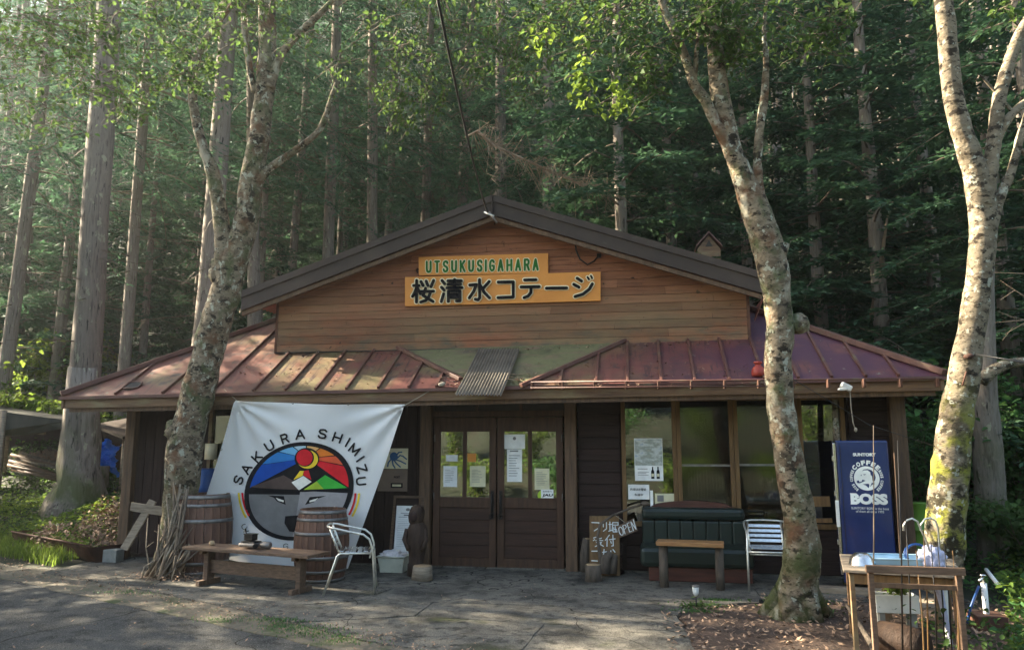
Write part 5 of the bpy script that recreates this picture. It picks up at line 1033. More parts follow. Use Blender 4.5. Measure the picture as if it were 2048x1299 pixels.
B().tube([a, (a+c)/2, c], [.12, .125, .115], 16, wob=.15, wf=9).build('bark', 'carved_wood', lg); dq = (c-a).normalized()
tag(B().tube([at(1688, 6.6, .32), at(1712, 6.3, .22), at(1734, 6.0, .14), at(1742, 5.8, .0)], [.016, .022, .026, .028], 8, wob=.3, wf=10).build('fallen_branch', 'log_wood'), 'crooked bare branch leaning at the left leg of the potting table', 'branch')
sp_ = thing('standpipe', 'white standpipe tap rising from a dark drain in the undergrowth', 'tap', at(1968, 7.2, .1)); p = at(1966, 7.0, .18)
B().cyl(p-Vector((0, 0, .15)), p+Vector((0, 0, .24)), .026, 12).build('pipe', 'white_paint', sp_); B().tube([p+Vector((0, 0, .24)), p+Vector((-.01, -.01, .29)), p+Vector((-.05, -.03, .26))], .016, 8).blob(p+Vector((0, 0, .31)), (.035, .025, .012), 1, .0).build('tap', 'alu', sp_); B().tube([p+Vector((-.05, -.02, .22)), p+Vector((-.14, -.02, .02)), p+Vector((-.18, -.02, -.12))], .012, 6).build('hose', 'drum_blue', sp_)
B().box(p+Vector((0, 0, -.14)), (.26, .26, .22), bev=.01).build('drain_box', 'rusty', sp_)
tag(B().cyl(D(1972, 1138, 8.0), D(1998, 1170, 7.7), .02, 10).build('white_pipe', 'white_paint'), 'short white pipe end sticking up out of the ground cover', 'pipe')
cb_ = [D(1945, 707, 7.9), D(2000, 716, 7.6), D(2070, 728, 7.3)]
tag(B().tube(cb_, .010, 6).build('dark_cable', 'cable'), 'black cable strapped to the right birch and running out to the right', 'cable')
tag(B().tube([D(1565, 745, 7.6), D(1640, 790, 7.8), D(1740, 850, 8.0), D(1850, 885, 8.0), D(1905, 905, 8.1)], .004, 5).build('thin_wire', 'cable'), 'thin wire strung between the middle birch and the right birch', 'wire')
tag(B().tube([D(1945, 708, 8.0), D(1935, 735, 7.9), D(1925, 770, 7.8)], .012, 6, wob=.4).blob(D(1938, 712, 7.85), (.05, .05, .03), 2, .4).build('black_strap', 'rusty'), 'dark strap tied round the right birch above the eave', 'strap')
tag(B().bar(D(1605, 1002, 9.3), D(1660, 1002, 9.2), .04, .12).bar(D(1600, 1040, 9.3), D(1664, 1040, 9.2), .05, .05).build('window_ledge', 'window_wood', house), None)
# ------------------------------------------------------------------ broad leaves as folded blades
def leaf_mesh(C, size, droop=.5, seed=1, aspect=.62):
    r = np.random.default_rng(seed); n = len(C); C = np.asarray(C, float)
    a = r.uniform(0, 2*PI, n); el = r.normal(-droop, .45, n); d = np.stack([np.cos(a)*np.cos(el), np.sin(a)*np.cos(el), np.sin(el)], 1)
    s_ = np.cross(d, np.stack([r.normal(0, .5, n), r.normal(0, .5, n), np.ones(n)], 1)); s_ /= np.linalg.norm(s_, axis=1)[:, None]; nn = np.cross(s_, d)
    L = (size*r.uniform(.55, 1.25, n))[:, None]; Wd = L*aspect*.5
    base = C; tip = C+d*L-nn*L*.1; l1 = C+d*L*.28+s_*Wd*.95+nn*L*.07; l2 = C+d*L*.66+s_*Wd*.72+nn*L*.04; r1 = C+d*L*.28-s_*Wd*.95+nn*L*.07; r2 = C+d*L*.66-s_*Wd*.72+nn*L*.04
    V = np.stack([base, l1, l2, tip, r2, r1], 1).reshape(-1, 3); k = np.arange(n)*6
    F = np.concatenate([np.stack([k, k+3, k+2, k+1], 1), np.stack([k, k+5, k+4, k+3], 1)]); return V, F
def twigs_np(segs, m, name, parent, n=3):                        # many thin tapered twigs in one mesh
    A = np.array([s[0] for s in segs]); Bp = np.array([s[1] for s in segs]); r0 = np.array([s[2] for s in segs])[:, None]; r1 = np.array([s[3] for s in segs])[:, None]
    d = Bp-A; d /= np.linalg.norm(d, axis=1)[:, None]+1e-9; up = np.tile([[.1, .2, 1.0]], (len(A), 1)); s_ = np.cross(d, up); s_ /= np.linalg.norm(s_, axis=1)[:, None]+1e-9; t = np.cross(s_, d)
    rings = []
    for C, r in ((A, r0), (Bp, r1)):
        for j in range(n): q_ = 2*PI*j/n; rings.append(C+(s_*math.cos(q_)+t*math.sin(q_))*r)
    V = np.stack(rings, 1).reshape(-1, 3); k = np.arange(len(A))*2*n; F = np.concatenate([np.stack([k+j, k+(j+1) % n, k+n+(j+1) % n, k+n+j], 1) for j in range(n)])
    return np_mesh(name, V, F, m, parent)
def leafy(blobs, name, parent, m, size, seed=0, twig='twig', droop=.5, tw_w=.006):
    """blobs: (centre, (rx,ry,rz), number of twigs, leaves per twig)"""
    r = np.random.default_rng(seed); pts = []; segs = []
    for c, rad, nt_, nl in blobs:
        for _ in range(nt_):
            v = r.normal(0, 1, 3); v /= np.linalg.norm(v); v *= r.random()**.45; p = np.array(c)+v*np.array(rad)
            a = r.uniform(0, 2*PI); dr = np.array([math.cos(a), math.sin(a), r.uniform(-.55, .35)]); L = r.uniform(.35, .95)*min(1, max(rad)*.8)
            prev = p; k = 4
            for j in range(k):
                q_ = prev+dr*L/k+r.normal(0, .02, 3); dr = dr+np.array([0, 0, -.12]); segs.append((prev, q_, tw_w*(1-j/k*.7), tw_w*(1-(j+1)/k*.7)))
                for _l in range(max(1, nl//k)):
                    t = r.random(); pts.append(prev+(q_-prev)*t+r.normal(0, .035, 3))
                prev = q_
    V, F = leaf_mesh(pts, size, droop, seed+5); o = np_mesh(name, V, F, m, parent)
    s_ = twigs_np(segs, twig, 'twigs', parent); s_['kind'] = 'stuff'; return o
# ------------------------------------------------------------------ the three birches in front
def limb(b, pts, dep, parent=None, n=20, wob=.10, wf=5, dz=None, steps=7):
    """pts: photo (x, y, width px) measured along the stem; dep: metres, or one per point"""
    k = len(pts); deps = dep if isinstance(dep, (list, tuple)) else [dep]*k
    C = []; R = []
    P3 = [D(p[0], p[1], deps[i]) for i, p in enumerate(pts)]; W3 = [p[2]/FPX*deps[i]/2*.89 for i, p in enumerate(pts)]
    for i in range(k-1):
        p0 = P3[max(i-1, 0)]; p1 = P3[i]; p2 = P3[i+1]; p3 = P3[min(i+2, k-1)]
        for s_ in range(steps):
            t = s_/steps; C.append(.5*((2*p1)+(p2-p0)*t+(2*p0-5*p1+4*p2-p3)*t*t+(3*p1-p0-3*p2+p3)*t**3)); R.append(W3[i]+(W3[i+1]-W3[i])*t)
    C.append(P3[-1]); R.append(W3[-1]); b.tube(C, R, n, wob=wob, wf=wf); return b
def root(p, rz=0): return p
# left birch
bl = thing('birch_tree', 'crooked leaning birch in front of the left roof, dry sticks piled at its foot', 'tree', G(350, 1135), group='birches in front of the cottage'); dL = 10.02
b = limb(B(), [(342, 1142, 84), (350, 1090, 76), (362, 1000, 72), (368, 930, 78), (372, 880, 76), (392, 800, 72), (415, 710, 68), (432, 640, 66), (452, 580, 66), (468, 520, 62), (492, 440, 54), (505, 350, 50), (520, 260, 44), (532, 150, 42), (535, 50, 38), (530, -80, 34), (525, -300, 26), (530, -560, 14)], dL, n=26, wob=.13)
b.blob(D(352, 862, dL-.02), (.13, .14, .15), 3, .5, 3); b.blob(D(440, 545, dL), (.14, .14, .2), 3, .4, 3); b.blob(D(515, 335, dL), (.12, .1, .12), 2, .4, 3)
b.build('trunk', 'birch_bark', bl, smooth_=True)
for pts in ([(448, 570, 42), (446, 480, 38), (436, 400, 32), (422, 335, 28), (405, 290, 22), (388, 220, 20), (386, 160, 20), (396, 110, 18), (425, 60, 13), (475, -5, 10), (500, -60, 6)],
            [(512, 365, 24), (540, 336, 18), (581, 307, 15), (632, 268, 14), (650, 236, 14), (663, 195, 11), (672, 165, 6)],
            [(540, 175, 24), (550, 140, 20), (566, 104, 17), (601, 64, 16), (650, 18, 13), (690, -30, 9), (730, -90, 5)],
            [(510, 185, 16), (500, 140, 14), (489, 60, 13), (486, -30, 10)], [(400, 120, 7), (372, 140, 7), (331, 178, 6)], [(385, 205, 8), (330, 185, 7), (256, 147, 4)]):
    limb(B(), pts, dL-.05, n=12, wob=.12, wf=9).build('branch', 'birch_bark', bl, smooth_=True)
# middle birch
bm_ = thing('birch_tree', 'tall lichen-spotted birch forking high, rising in front of the right windows', 'tree', G(1590, 1228), group='birches in front of the cottage'); dM = 7.35
b = limb(B(), [(1588, 1240, 116), (1592, 1210, 98), (1600, 1150, 82), (1604, 1100, 78), (1600, 1040, 72), (1585, 960, 64), (1572, 880, 62), (1560, 800, 60), (1556, 720, 60), (1560, 650, 58), (1553, 580, 62), (1538, 500, 70), (1518, 440, 66), (1500, 390, 58), (1480, 340, 46), (1462, 290, 42), (1445, 218, 42), (1435, 156, 38), (1430, 97, 36), (1421, 50, 32), (1415, -40, 28), (1405, -200, 22), (1400, -420, 12)], dM, n=28, wob=.11)
b.blob(D(1596, 648, dM), (.10, .1, .1), 2, .4, 3)
for k in range(6): a_ = k*1.05; b.tube([D(1592, 1190, dM)+Vector((.1*math.cos(a_), .1*math.sin(a_), 0)), G(1590, 1232)+Vector((.33*math.cos(a_), .33*math.sin(a_), -.02))], [.13, .05], 10, wob=.3)
b.build('trunk', 'birch_bark', bm_, smooth_=True)
for pts in ([(1512, 430, 36), (1478, 330, 32), (1450, 280, 28), (1428, 238, 25), (1410, 200, 24), (1388, 168, 22), (1376, 130, 20), (1358, 84, 19), (1328, 18, 14), (1300, -50, 9)],
            [(1530, 470, 34), (1520, 410, 28), (1515, 335, 20), (1519, 265, 19), (1526, 215, 19), (1530, 175, 16), (1532, 117, 13), (1528, 50, 8), (1540, -40, 5)],
            [(1545, 520, 34), (1562, 500, 32), (1567, 486, 28)], [(1388, 165, 14), (1395, 90, 9), (1402, 20, 7), (1410, -60, 5)]):
    limb(B(), pts, dM-.04, n=14, wob=.12, wf=9).build('branch', 'birch_bark', bm_, smooth_=True)
# right birch
br = thing('birch_tree', 'mossy birch at the right, lit yellow on its left side, branching near the top', 'tree', G(1900, 1150), group='birches in front of the cottage'); dR = 8.0
b = limb(B(), [(1880, 1180, 86), (1888, 1100, 80), (1895, 1000, 80), (1905, 900, 74), (1915, 820, 68), (1930, 740, 62), (1943, 660, 56), (1958, 560, 54), (1966, 470, 54), (1963, 400, 58), (1950, 340, 52), (1930, 280, 46), (1912, 215, 42), (1900, 140, 41), (1893, 60, 40), (1887, -20, 38), (1884, -200, 30), (1890, -460, 16)], dR, n=28, wob=.10)
b.build('trunk', 'moss_bark', br, smooth_=True)
for pts in ([(1966, 410, 44), (1978, 350, 34), (1988, 280, 30), (1998, 200, 28), (2014, 140, 27), (2035, 80, 24), (2070, 10, 18)],
            [(1972, 520, 34), (1982, 460, 26), (2000, 395, 22), (2022, 345, 19), (2042, 270, 17), (2070, 180, 12)],
            [(1982, 310, 22), (2005, 255, 20), (2030, 222, 18), (2070, 190, 14)], [(2030, 230, 10), (1996, 190, 6), (1960, 150, 4)], [(2045, 300, 12), (2075, 330, 9)]):
    limb(B(), pts, dR-.04, n=14, wob=.12, wf=9).build('branch', 'moss_bark', br, smooth_=True)
dt = thing('tree', 'dark straight tree close behind the right birch with a stub limb to the right', 'tree', D(1985, 1110, 10.2))
b = limb(B(), [(1992, 1130, 76), (1984, 1040, 64), (1976, 900, 60), (1970, 780, 50), (1970, 600, 38), (1978, 430, 26), (1988, 330, 16), (1995, 240, 6)], 10.2, n=20, wob=.1); b.build('trunk', 'cedar_bark', dt, smooth_=True)
limb(B(), [(1962, 760, 30), (1990, 738, 26), (2030, 725, 22), (2090, 720, 18)], 10.0, n=12, wob=.12).build('branch', 'birch_bark', dt, smooth_=True)
# crowns of the birches ------------------------------------------------------
def DB(px, py, d, r, nt_, nl): return (tuple(D(px, py, d)), r, nt_, nl)
leafy([DB(90, 30, 7.6, (1.2, 1.0, .6), 110, 8), DB(210, 130, 7.8, (.6, .8, .45), 44, 8), DB(60, 120, 7.6, (.7, .8, .5), 40, 8), DB(320, 40, 8.0, (.9, .8, .55), 66, 8), DB(30, 220, 7.4, (.35, .6, .2), 24, 9), DB(380, 150, 8.3, (.4, .5, .3), 36, 8), DB(240, 200, 8.2, (.3, .4, .22), 22, 9),
       DB(470, 0, 8.6, (.7, .7, .35), 60, 8), (tuple(D(200, -250, 8.0)), (2.6, 2.2, 1.1), 260, 8), (tuple(D(600, -330, 9.0)), (2.4, 2.2, 1.1), 200, 8)], 'crown', bl, 'leaf_green', .064, 11)
leafy([DB(760, 90, 8.6, (.9, .8, .7), 56, 8), DB(900, 60, 8.8, (.9, .8, .6), 50, 8), DB(820, 200, 8.8, (.45, .5, .3), 50, 8), DB(1010, 110, 8.4, (.6, .7, .5), 90, 8), (tuple(D(900, -260, 8.8)), (2.6, 2.2, .9), 220, 8)], 'crown', bl, 'leaf_green', .062, 12, droop=.9)
leafy([DB(1130, 30, 7.4, (.6, .6, .35), 40, 8), DB(1270, 60, 7.2, (.5, .6, .5), 52, 8), DB(1290, 150, 7.2, (.22, .4, .25), 40, 8), DB(1400, 30, 7.0, (.6, .6, .25), 38, 8), DB(1560, 30, 7.0, (.7, .6, .25), 40, 8), DB(1640, 70, 7.2, (.3, .5, .16), 36, 8), DB(1480, 90, 7.2, (.3, .4, .14), 30, 8), DB(1440, 20, 6.8, (.4, .4, .2), 40, 8),
       (tuple(D(1300, -250, 7.4)), (2.2, 2.2, .9), 220, 8)], 'crown', bm_, 'leaf_green', .070, 13)
leafy([DB(1160, 70, 6.6, (.08, .1, .16), 3, 7), DB(1170, 110, 6.6, (.10, .1, .14), 4, 7), DB(1160, 160, 6.6, (.06, .08, .12), 5, 8), DB(1168, 200, 6.6, (.05, .06, .06), 4, 8), DB(1228, 205, 6.6, (.07, .06, .06), 5, 8), DB(1230, 165, 6.6, (.05, .05, .08), 3, 8), DB(1080, 70, 6.7, (.1, .1, .1), 5, 8)], 'hanging_leaves', bm_, 'leaf_bright', .075, 14, tw_w=.003)  # brighter leaf colour than the crown's paints these sprays as sunlit
leafy([(tuple(D(1950, -220, 8.0)), (1.6, 1.6, .8), 130, 8), DB(2030, 30, 8.2, (.25, .4, .2), 12, 8)], 'crown', br, 'leaf_green', .08, 15)
# ------------------------------------------------------------------ conifers
def fir_crown(seed, H, z0, Rm, nb, m, drop=.25, sparse=1.0, nw=.028):
    """flat layered sprays of needled twigs on whorled boughs; returns crown mesh (local)"""
    r = np.random.default_rng(seed); Q = []; segs = []
    for i in range(nb):
        f = (i+r.random())/nb; z = z0+(H-z0)*f; a = i*2.399+r.normal(0, .3); L = Rm*(1-f)**.75*r.uniform(.6, 1.1)+.25
        dr = np.array([math.cos(a), math.sin(a), 0]); sd_ = np.array([-dr[1], dr[0], 0]); el = r.uniform(.05, .25)
        nt_ = max(6, int(L/.085*sparse)); prev = np.array([0, 0, z])
        for j in range(1, nt_+1):
            t = j/nt_; p = np.array([0, 0, z])+dr*L*t+np.array([0, 0, L*(el*t-drop*1.6*t*t)])+r.normal(0, .012, 3)
            if j % 3 == 0 or j == nt_: segs.append((prev, p, .02*(1-t)+.006, .02*(1-t)+.004)); prev = p
            if t < .12: continue
            for s_ in (-1, 1):
                if r.random() > .9*sparse+.1: continue
                l = L*.40*(1.05-t)**.7*r.uniform(.6, 1.1)+.10; td = sd_*s_*.86+dr*.55+np.array([0, 0, -drop*.8+r.normal(0, .12)]); td /= np.linalg.norm(td)
                ns = max(2, int(l/.13))
                for q_ in range(ns):
                    tt = (q_+.4)/ns; c = p+td*l*tt; 
                    for s2 in (-1, 0, 1):
                        dd_ = td*.75+(dr*.6*s2*-s_ if s2 else 0)+r.normal(0, .15, 3); dd_ = dd_/np.linalg.norm(dd_)
                        Q.append((c, dd_, .15*r.uniform(.7, 1.25)))
    C = np.array([q_[0] for q_ in Q]); Dv = np.array([q_[1] for q_ in Q]); Lq = np.array([q_[2] for q_ in Q])[:, None]
    up = r.normal(0, .35, (len(C), 3))+[0, 0, 1]; S_ = np.cross(Dv, up); S_ /= np.linalg.norm(S_, axis=1)[:, None]
    V = np.stack([C, C+Dv*Lq*.45+S_*nw, C+Dv*Lq, C+Dv*Lq*.45-S_*nw], 1).reshape(-1, 3)
    crown = np_mesh('crown', V, np.arange(len(V)).reshape(-1, 4), m, None, local=True)
    bo = twigs_np(segs, 'twig', 'boughs', None); return crown, bo
def stem_mesh(seed, H, r, m, n=14, dead=0, zdead=(1, 8)):
    r_ = random.Random(seed); b = B(); k = 16; pts = [Vector((.05*math.sin(i*.9+seed)*i/k, .05*math.cos(i*.7+seed)*i/k, H*i/k-.3*(i == 0))) for i in range(k+1)]
    rs = [r*(1.35 if i == 0 else 1.06 if i == 1 else 1)*(1-.85*i/k)**.8+.01 for i in range(k+1)]
    b.tube(pts, rs, n, wob=.10, wf=4); return b.build('trunk', m, None, local=True, smooth_=True)
def dead_mesh(seed, z0, z1, n, L=(.5, 1.8)):
    r_ = random.Random(seed); segs = []
    for _ in range(n):
        z = r_.uniform(z0, z1); a = r_.uniform(0, 2*PI); l = r_.uniform(*L); d = np.array([math.cos(a), math.sin(a), r_.uniform(-.25, .15)]); p = np.array([0, 0, z])+d*.1; q_ = p+d*l*.5; d2 = d+np.array([0, 0, r_.uniform(-.35, .05)]); e_ = q_+d2*l*.5
        segs += [(p, q_, .014, .009), (q_, e_, .009, .003)]
        for _s in range(4):
            s0 = p+(e_-p)*r_.uniform(.3, .95); segs.append((s0, s0+np.array([r_.gauss(0, .2), r_.gauss(0, .2), r_.uniform(-.25, .05)]), .005, .002))
    o = twigs_np(segs, 'twig', 'dead_branches', None); return o
lib = {}
def reg(k, *objs):
    lib[k] = [o.data for o in objs]
    for o in objs: bpy.data.objects.remove(o)
c1, b1 = fir_crown(21, 11, .8, 2.3, 66, 'needles_dark', .18); reg('firA', c1, b1)
c1, b1 = fir_crown(22, 14, 1.2, 2.8, 74, 'needles_dark', .24); reg('firB', c1, b1)
c1, b1 = fir_crown(23, 7, .3, 1.9, 48, 'needles_dark', .12); reg('firC', c1, b1)
c1, b1 = fir_crown(24, 21, 9.5, 2.8, 62, 'needles_soft', .30, .8, .022); reg('larchA', c1, b1)
c1, b1 = fir_crown(25, 22, 6.0, 3.0, 78, 'needles_soft', .42, .8, .020); reg('larchB', c1, b1)
for i in range(3): s_ = stem_mesh(40+i, 22, .30, 'cedar_bark', 16); reg('stem%d' % i, s_)
s_ = stem_mesh(50, 13, .13, 'cedar_bark', 10); reg('stemF', s_)
for i in range(3): d_ = dead_mesh(60+i, 2.5, 11, 26); reg('dead%d' % i, d_)
GRP = {'trunk': 'straight forest trunks behind the cottage'}
def conifer(x, y, kind, label, rad=.30, scl=1.0, rz=None, stem=None, lean=(0, 0), group=None, dead=True, crown=True):
    z = gz(x, y)-.05; t = bpy.data.objects.new('conifer_tree' if kind.startswith('larch') else 'fir_tree', None); COL.objects.link(t); tag(t, label, 'tree', group)
    t.location = (x, y, z); t.rotation_euler = (lean[0], lean[1], rnd.uniform(0, 6.28) if rz is None else rz); 
    def put(me, nm, s3, kind_=None):
        o = bpy.data.objects.new(nm, me); COL.objects.link(o); o.parent = t; o.scale = s3
        if kind_: o['kind'] = kind_
        return o
    sk = rad/.30 if kind.startswith('larch') else scl
    if kind.startswith('larch'):
        put(lib['stem%d' % rnd.randrange(3)][0], 'trunk', (sk, sk, scl)); 
        if dead: put(lib['dead%d' % rnd.randrange(3)][0], 'dead_branches', (scl, scl, scl), 'stuff')
    else: put(lib['stemF'][0], 'trunk', (scl, scl, scl))
    if crown:
        put(lib[kind][0], 'crown', (scl, scl, scl)); put(lib[kind][1], 'boughs', (scl, scl, scl), 'stuff')
    return t
# named trunks measured in the photograph: foot px, foot y, top px, top y, depth, width px
named = [(17, 700, 80, 222, 16.0, 28, 'pale-edged straight trunk at the far left, nearest the frame edge'), (174, 700, 206, 180, 13.8, 60, 'thick cedar with a brightly lit left edge, blue tarpaulin at its foot'), (250, 720, 296, 100, 17.5, 24, 'slim straight trunk between the thick cedar and the leaning birch'),
 (403, 720, 447, 200, 16.5, 46, 'broad straight trunk directly behind the leaning birch'), (586, 520, 622, 60, 22, 19, 'thin trunk just right of the leaning birch stem'), (656, 510, 675, 0, 21, 26, 'reddish straight trunk meeting the left slope of the gable roof'), (743, 475, 747, 0, 22, 25, 'straight trunk second to the left of the gable peak group'),
 (777, 460, 795, 60, 26, 17, 'thinner pale trunk immediately right of a thicker one, left of the gable peak'), (851, 430, 860, 150, 24, 22, 'grey trunk standing midway between the gable peak and left slope'), (925, 405, 935, 200, 24, 24, 'short-seen trunk with lit top just left of the gable peak'), (503, 300, 500, 0, 19, 28, 'grey trunk seen in the fork of the leaning birch'),
 (1556, 330, 1560, 150, 30, 18, 'faint grey trunk seen beside the middle birch branches'), (1602, 330, 1598, 180, 33, 16, 'faint thin trunk right of the middle birch in the gap'), (1432, 330, 1430, 210, 32, 18, 'dim trunk deep in the gap left of the middle birch'), (1782, 660, 1775, 300, 22, 26, 'pale broken trunk among dark firs above the right roof hip'), (1690, 300, 1695, 100, 30, 20, 'far trunk between dark firs at the upper right'), (700, 280, 712, 60, 30, 16, 'far slim trunk half hidden between thicker ones'), (30, 330, 50, 60, 26, 20, 'dim far trunk in the haze at the upper left')]
for i, (x0, y0, x1, y1, dp, wpx, lab) in enumerate(named):
    a = D(x0, y0, dp); c = D(x1, y1, dp); z = gz(a.x, a.y); k = (z-a.z)/(c.z-a.z); base0 = a+(c-a)*k; dz_ = c.z-a.z
    lean = (-(c.y-a.y)/dz_, (c.x-a.x)/dz_); rad = wpx/FPX*dp/2
    if i in (14,):
        t = conifer(base0.x, base0.y, 'larchA', lab, rad, .4, 0, dead=False, crown=False); t.children[0].scale = (rad/.3, rad/.3, .33); continue
    t = conifer(base0.x, base0.y, 'larchA' if i % 2 else 'larchB', lab, rad, rnd.uniform(.92, 1.12), 0, crown=(dp > 15)); t.rotation_euler = (lean[0], lean[1], 0)
    if wpx > 55:
        b = B().tube([Vector((0, 0, 2.6)), Vector((0, 0, 1.8)), Vector((0, 0, 1.2)), Vector((0, 0, .8)), Vector((0, 0, .45)), Vector((0, 0, .2)), Vector((0, 0, -.15))], [.262, .285, .31, .345, .40, .47, .60], 26, wob=.22, wf=3.2)
        o = b.build('root_flare', 'cedar_bark', None, local=True, smooth_=True); o.parent = t
# firs filling the hillside
def free(x, y): return not (-8.0 < x < 8.0 and y < 10.5)
FL = {'far': ['dark young fir on the slope', 'dense dark fir'], }
front_firs = [(1245, 15.5, 'firB', 1.2, 'soft drooping conifer rising behind the right side of the gable roof'), (1345, 19, 'firB', 1.25, 'dark fir behind the gap between gable and middle birch'), (1500, 17.5, 'firB', 1.1, 'dark layered fir directly behind the middle birch fork'), (1640, 16.0, 'firB', 1.15, 'dark broad fir above the right roof hip'), (1760, 15.0, 'firA', 1.25, 'dark fir with long low boughs left of the right birch'), (1870, 17, 'firB', 1.2, 'dark fir whose boughs show behind the right birch stem'), (2010, 13.5, 'firA', 1.2, 'dark fir at the right edge behind the straight dark tree'), (2100, 12, 'firB', 1.0, 'dark fir cut by the right frame edge'), (1100, 19, 'larchB', .85, 'soft green drooping conifer over the gable peak'), (1180, 22, 'larchB', .95, 'tall soft conifer right of the gable peak'), (1000, 21, 'larchB', .9, 'soft green conifer whose fringe hangs above the gable peak')]
for px, dp, kd, sc_, lab in front_firs:
    p = D(px, 600, dp); t = conifer(p.x, p.y, kd, lab, .22, sc_)
cnt = 0; placed = [(D(n[0], n[1], n[4]).x, D(n[0], n[1], n[4]).y) for n in named]+[(D(f_[0], 600, f_[1]).x, D(f_[0], 600, f_[1]).y) for f_ in front_firs]
def side(x, y):
    v = Vector((x, y, 0))-CAM; F_ = Vector((-math.sin(YAW), math.cos(YAW), 0)); Rv = Vector((math.cos(YAW), math.sin(YAW), 0)); return WPX/2+FPX*v.dot(Rv)/max(v.dot(F_), .1), v.dot(F_)
LM = [(60, 'far left of the thick cedar'), (150, 'just left of the thick cedar'), (240, 'right beside the thick cedar'), (340, 'between cedar and leaning birch'), (430, 'left of the leaning birch stems'), (540, 'behind the leaning birch'), (680, 'over the gable roof left end'), (820, 'above the left slope of the gable roof'), (940, 'just left of the gable peak'), (1060, 'over the gable peak'), (1180, 'just right of the gable peak'), (1320, 'above the right slope of the gable roof'), (1450, 'left of the middle birch'), (1570, 'behind the middle birch'), (1700, 'above the right roof hip'), (1830, 'above the right eave end'), (1960, 'behind the right birch'), (9999, 'beyond the right birch')]
BANDS = [(20, 'front row'), (26, 'second row'), (33, 'third row'), (42, 'fourth row'), (54, 'fifth row'), (999, 'top row')]
def where(px, dp, what): return what+', '+next(b_ for a_, b_ in BANDS if dp < a_)+', '+next(b_ for a_, b_ in LM if px < a_)
cands = []
for i in range(26):
    p = D(-60+i*26+rnd.uniform(-10, 10), 700, rnd.choice([18.8, 20.0, 21.5, 23])); cands.append((p.x, p.y))
for i in range(900):
    y = rnd.uniform(9.5, 72); x = rnd.uniform(-1, 1)*(14+y*.78)-y*.12
    cands.append((x, y))
for x, y in cands:
    px, dp = side(x, y)
    if px < -350 or px > 2400: continue
    near = dp < 24
    md = 1.6 if near else 2.0 if dp < 40 else 3.2
    if near and px < 1000 and dp < (24.2 if px > 560 else 18.4): continue
    if any((x-q_[0])**2+(y-q_[1])**2 < md*md for q_ in placed): continue
    placed.append((x, y)); cnt += 1
    grp = ('left' if px < 600 else 'middle' if px < 1350 else 'right')
    if rnd.random() < (.0 if dp < 24 else .28): conifer(x, y, rnd.choice(['larchA', 'larchB']), where(px, dp, 'tall straight-stemmed conifer'), rnd.uniform(.11, .19), rnd.uniform(.8, 1.1), group='tall conifers on the %s hillside' % grp)
    else: kd_ = rnd.choice(['firA', 'firB', 'firC', 'firC']); conifer(x, y, kd_, where(px, dp, {'firA': 'dark fir', 'firB': 'tall drooping fir', 'firC': 'low young fir'}[kd_]), .2, rnd.uniform(.7, 1.15), group='firs on the %s hillside%s' % (grp, '' if dp < 32 else ', far off'))
    if cnt > 285: break
print('firs', cnt)
# unseen conifers added left for shade; firs across the road show in glass
SHADE = [(-13, -.5, 'firB', 1.1), (-15.5, 3.0, 'larchB', .95), (-17, -4.5, 'firB', 1.15), (-19.5, .5, 'larchB', 1.0), (-22, 4, 'firB', 1.2), (-21, -8, 'larchB', .9), (-25, -2, 'larchB', 1.0), (-27, -6, 'firB', 1.3), (-28, 3, 'larchB', 1.05), (-15, -10, 'firB', 1.05), (-32, 0, 'firB', 1.4), (-34, -9, 'larchB', 1.1), (-20, 8, 'firB', 1.1)]; SHADE = SHADE[::2]+[(-16, -2.2, 'firB', 1.0), (-14.5, -5.5, 'firB', 1.0)]
for i, (x, y, kd, sc_) in enumerate(SHADE): conifer(x, y, kd, 'unseen tall conifer added left of the frame to shade the cottage', .26, sc_, group='added shade conifers to the left')
for i in range(11):
    x = -16+i*3.6+rnd.uniform(-.6, .6); y = -21-rnd.uniform(0, 4); conifer(x, y, rnd.choice(['firA', 'firB']), 'fir on the bank across the road', .2, rnd.uniform(.42, .6), group='firs across the road')
# ------------------------------------------------------------------ shrubs and ground cover
def shrub(name, label, cx, cy, r, h, n, m, size, seed, tw=30):
    z = gz(cx, cy); t = thing(name, label, 'shrub', (cx, cy, z)); rr_ = np.random.default_rng(seed); pts = []; segs = []
    for i in range(tw):
        a = rr_.uniform(0, 2*PI); L = rr_.uniform(.6, 1.0); q0 = np.array([cx+rr_.normal(0, r*.15), cy+rr_.normal(0, r*.15), z]); prev = q0
        for j in range(5):
            f = (j+1)/5; q_ = np.array([cx+math.cos(a)*r*L*f**1.2, cy+math.sin(a)*r*L*f**1.2, z+h*L*math.sin(min(1.0, f*1.0)*PI*.62)])+rr_.normal(0, .03, 3); segs.append((prev, q_, .010*(1-f*.7), .010*(1-f*.8)))
            for _ in range(n//tw//5): t_ = rr_.random(); pts.append(prev+(q_-prev)*t_+rr_.normal(0, .07*h**.5, 3))
            prev = q_
    V, F = leaf_mesh(pts, size, .25, seed); np_mesh('foliage', V, F, m, t); s_ = twigs_np(segs, 'twig', 'stems', t); s_['kind'] = 'stuff'; return t
p = D(20, 800, 18.3); shrub('shrub', 'sunlit arching shrub behind the shed roof at the left edge', p.x, p.y+.6, 2.0, 2.5, 3200, 'leaf_bright', .13, 71, 40)
leafy([(tuple(D(10, 797, 15.6)), (.7, .6, .22), 60, 9), (tuple(D(75, 805, 15.6)), (.5, .6, .16), 46, 9), (tuple(D(122, 818, 15.2)), (.3, .4, .12), 22, 9), (tuple(D(12, 755, 16.0)), (.3, .3, .45), 26, 8)], 'trailing_foliage', bpy.data.objects['shrub'], 'leaf_bright', .12, 79)
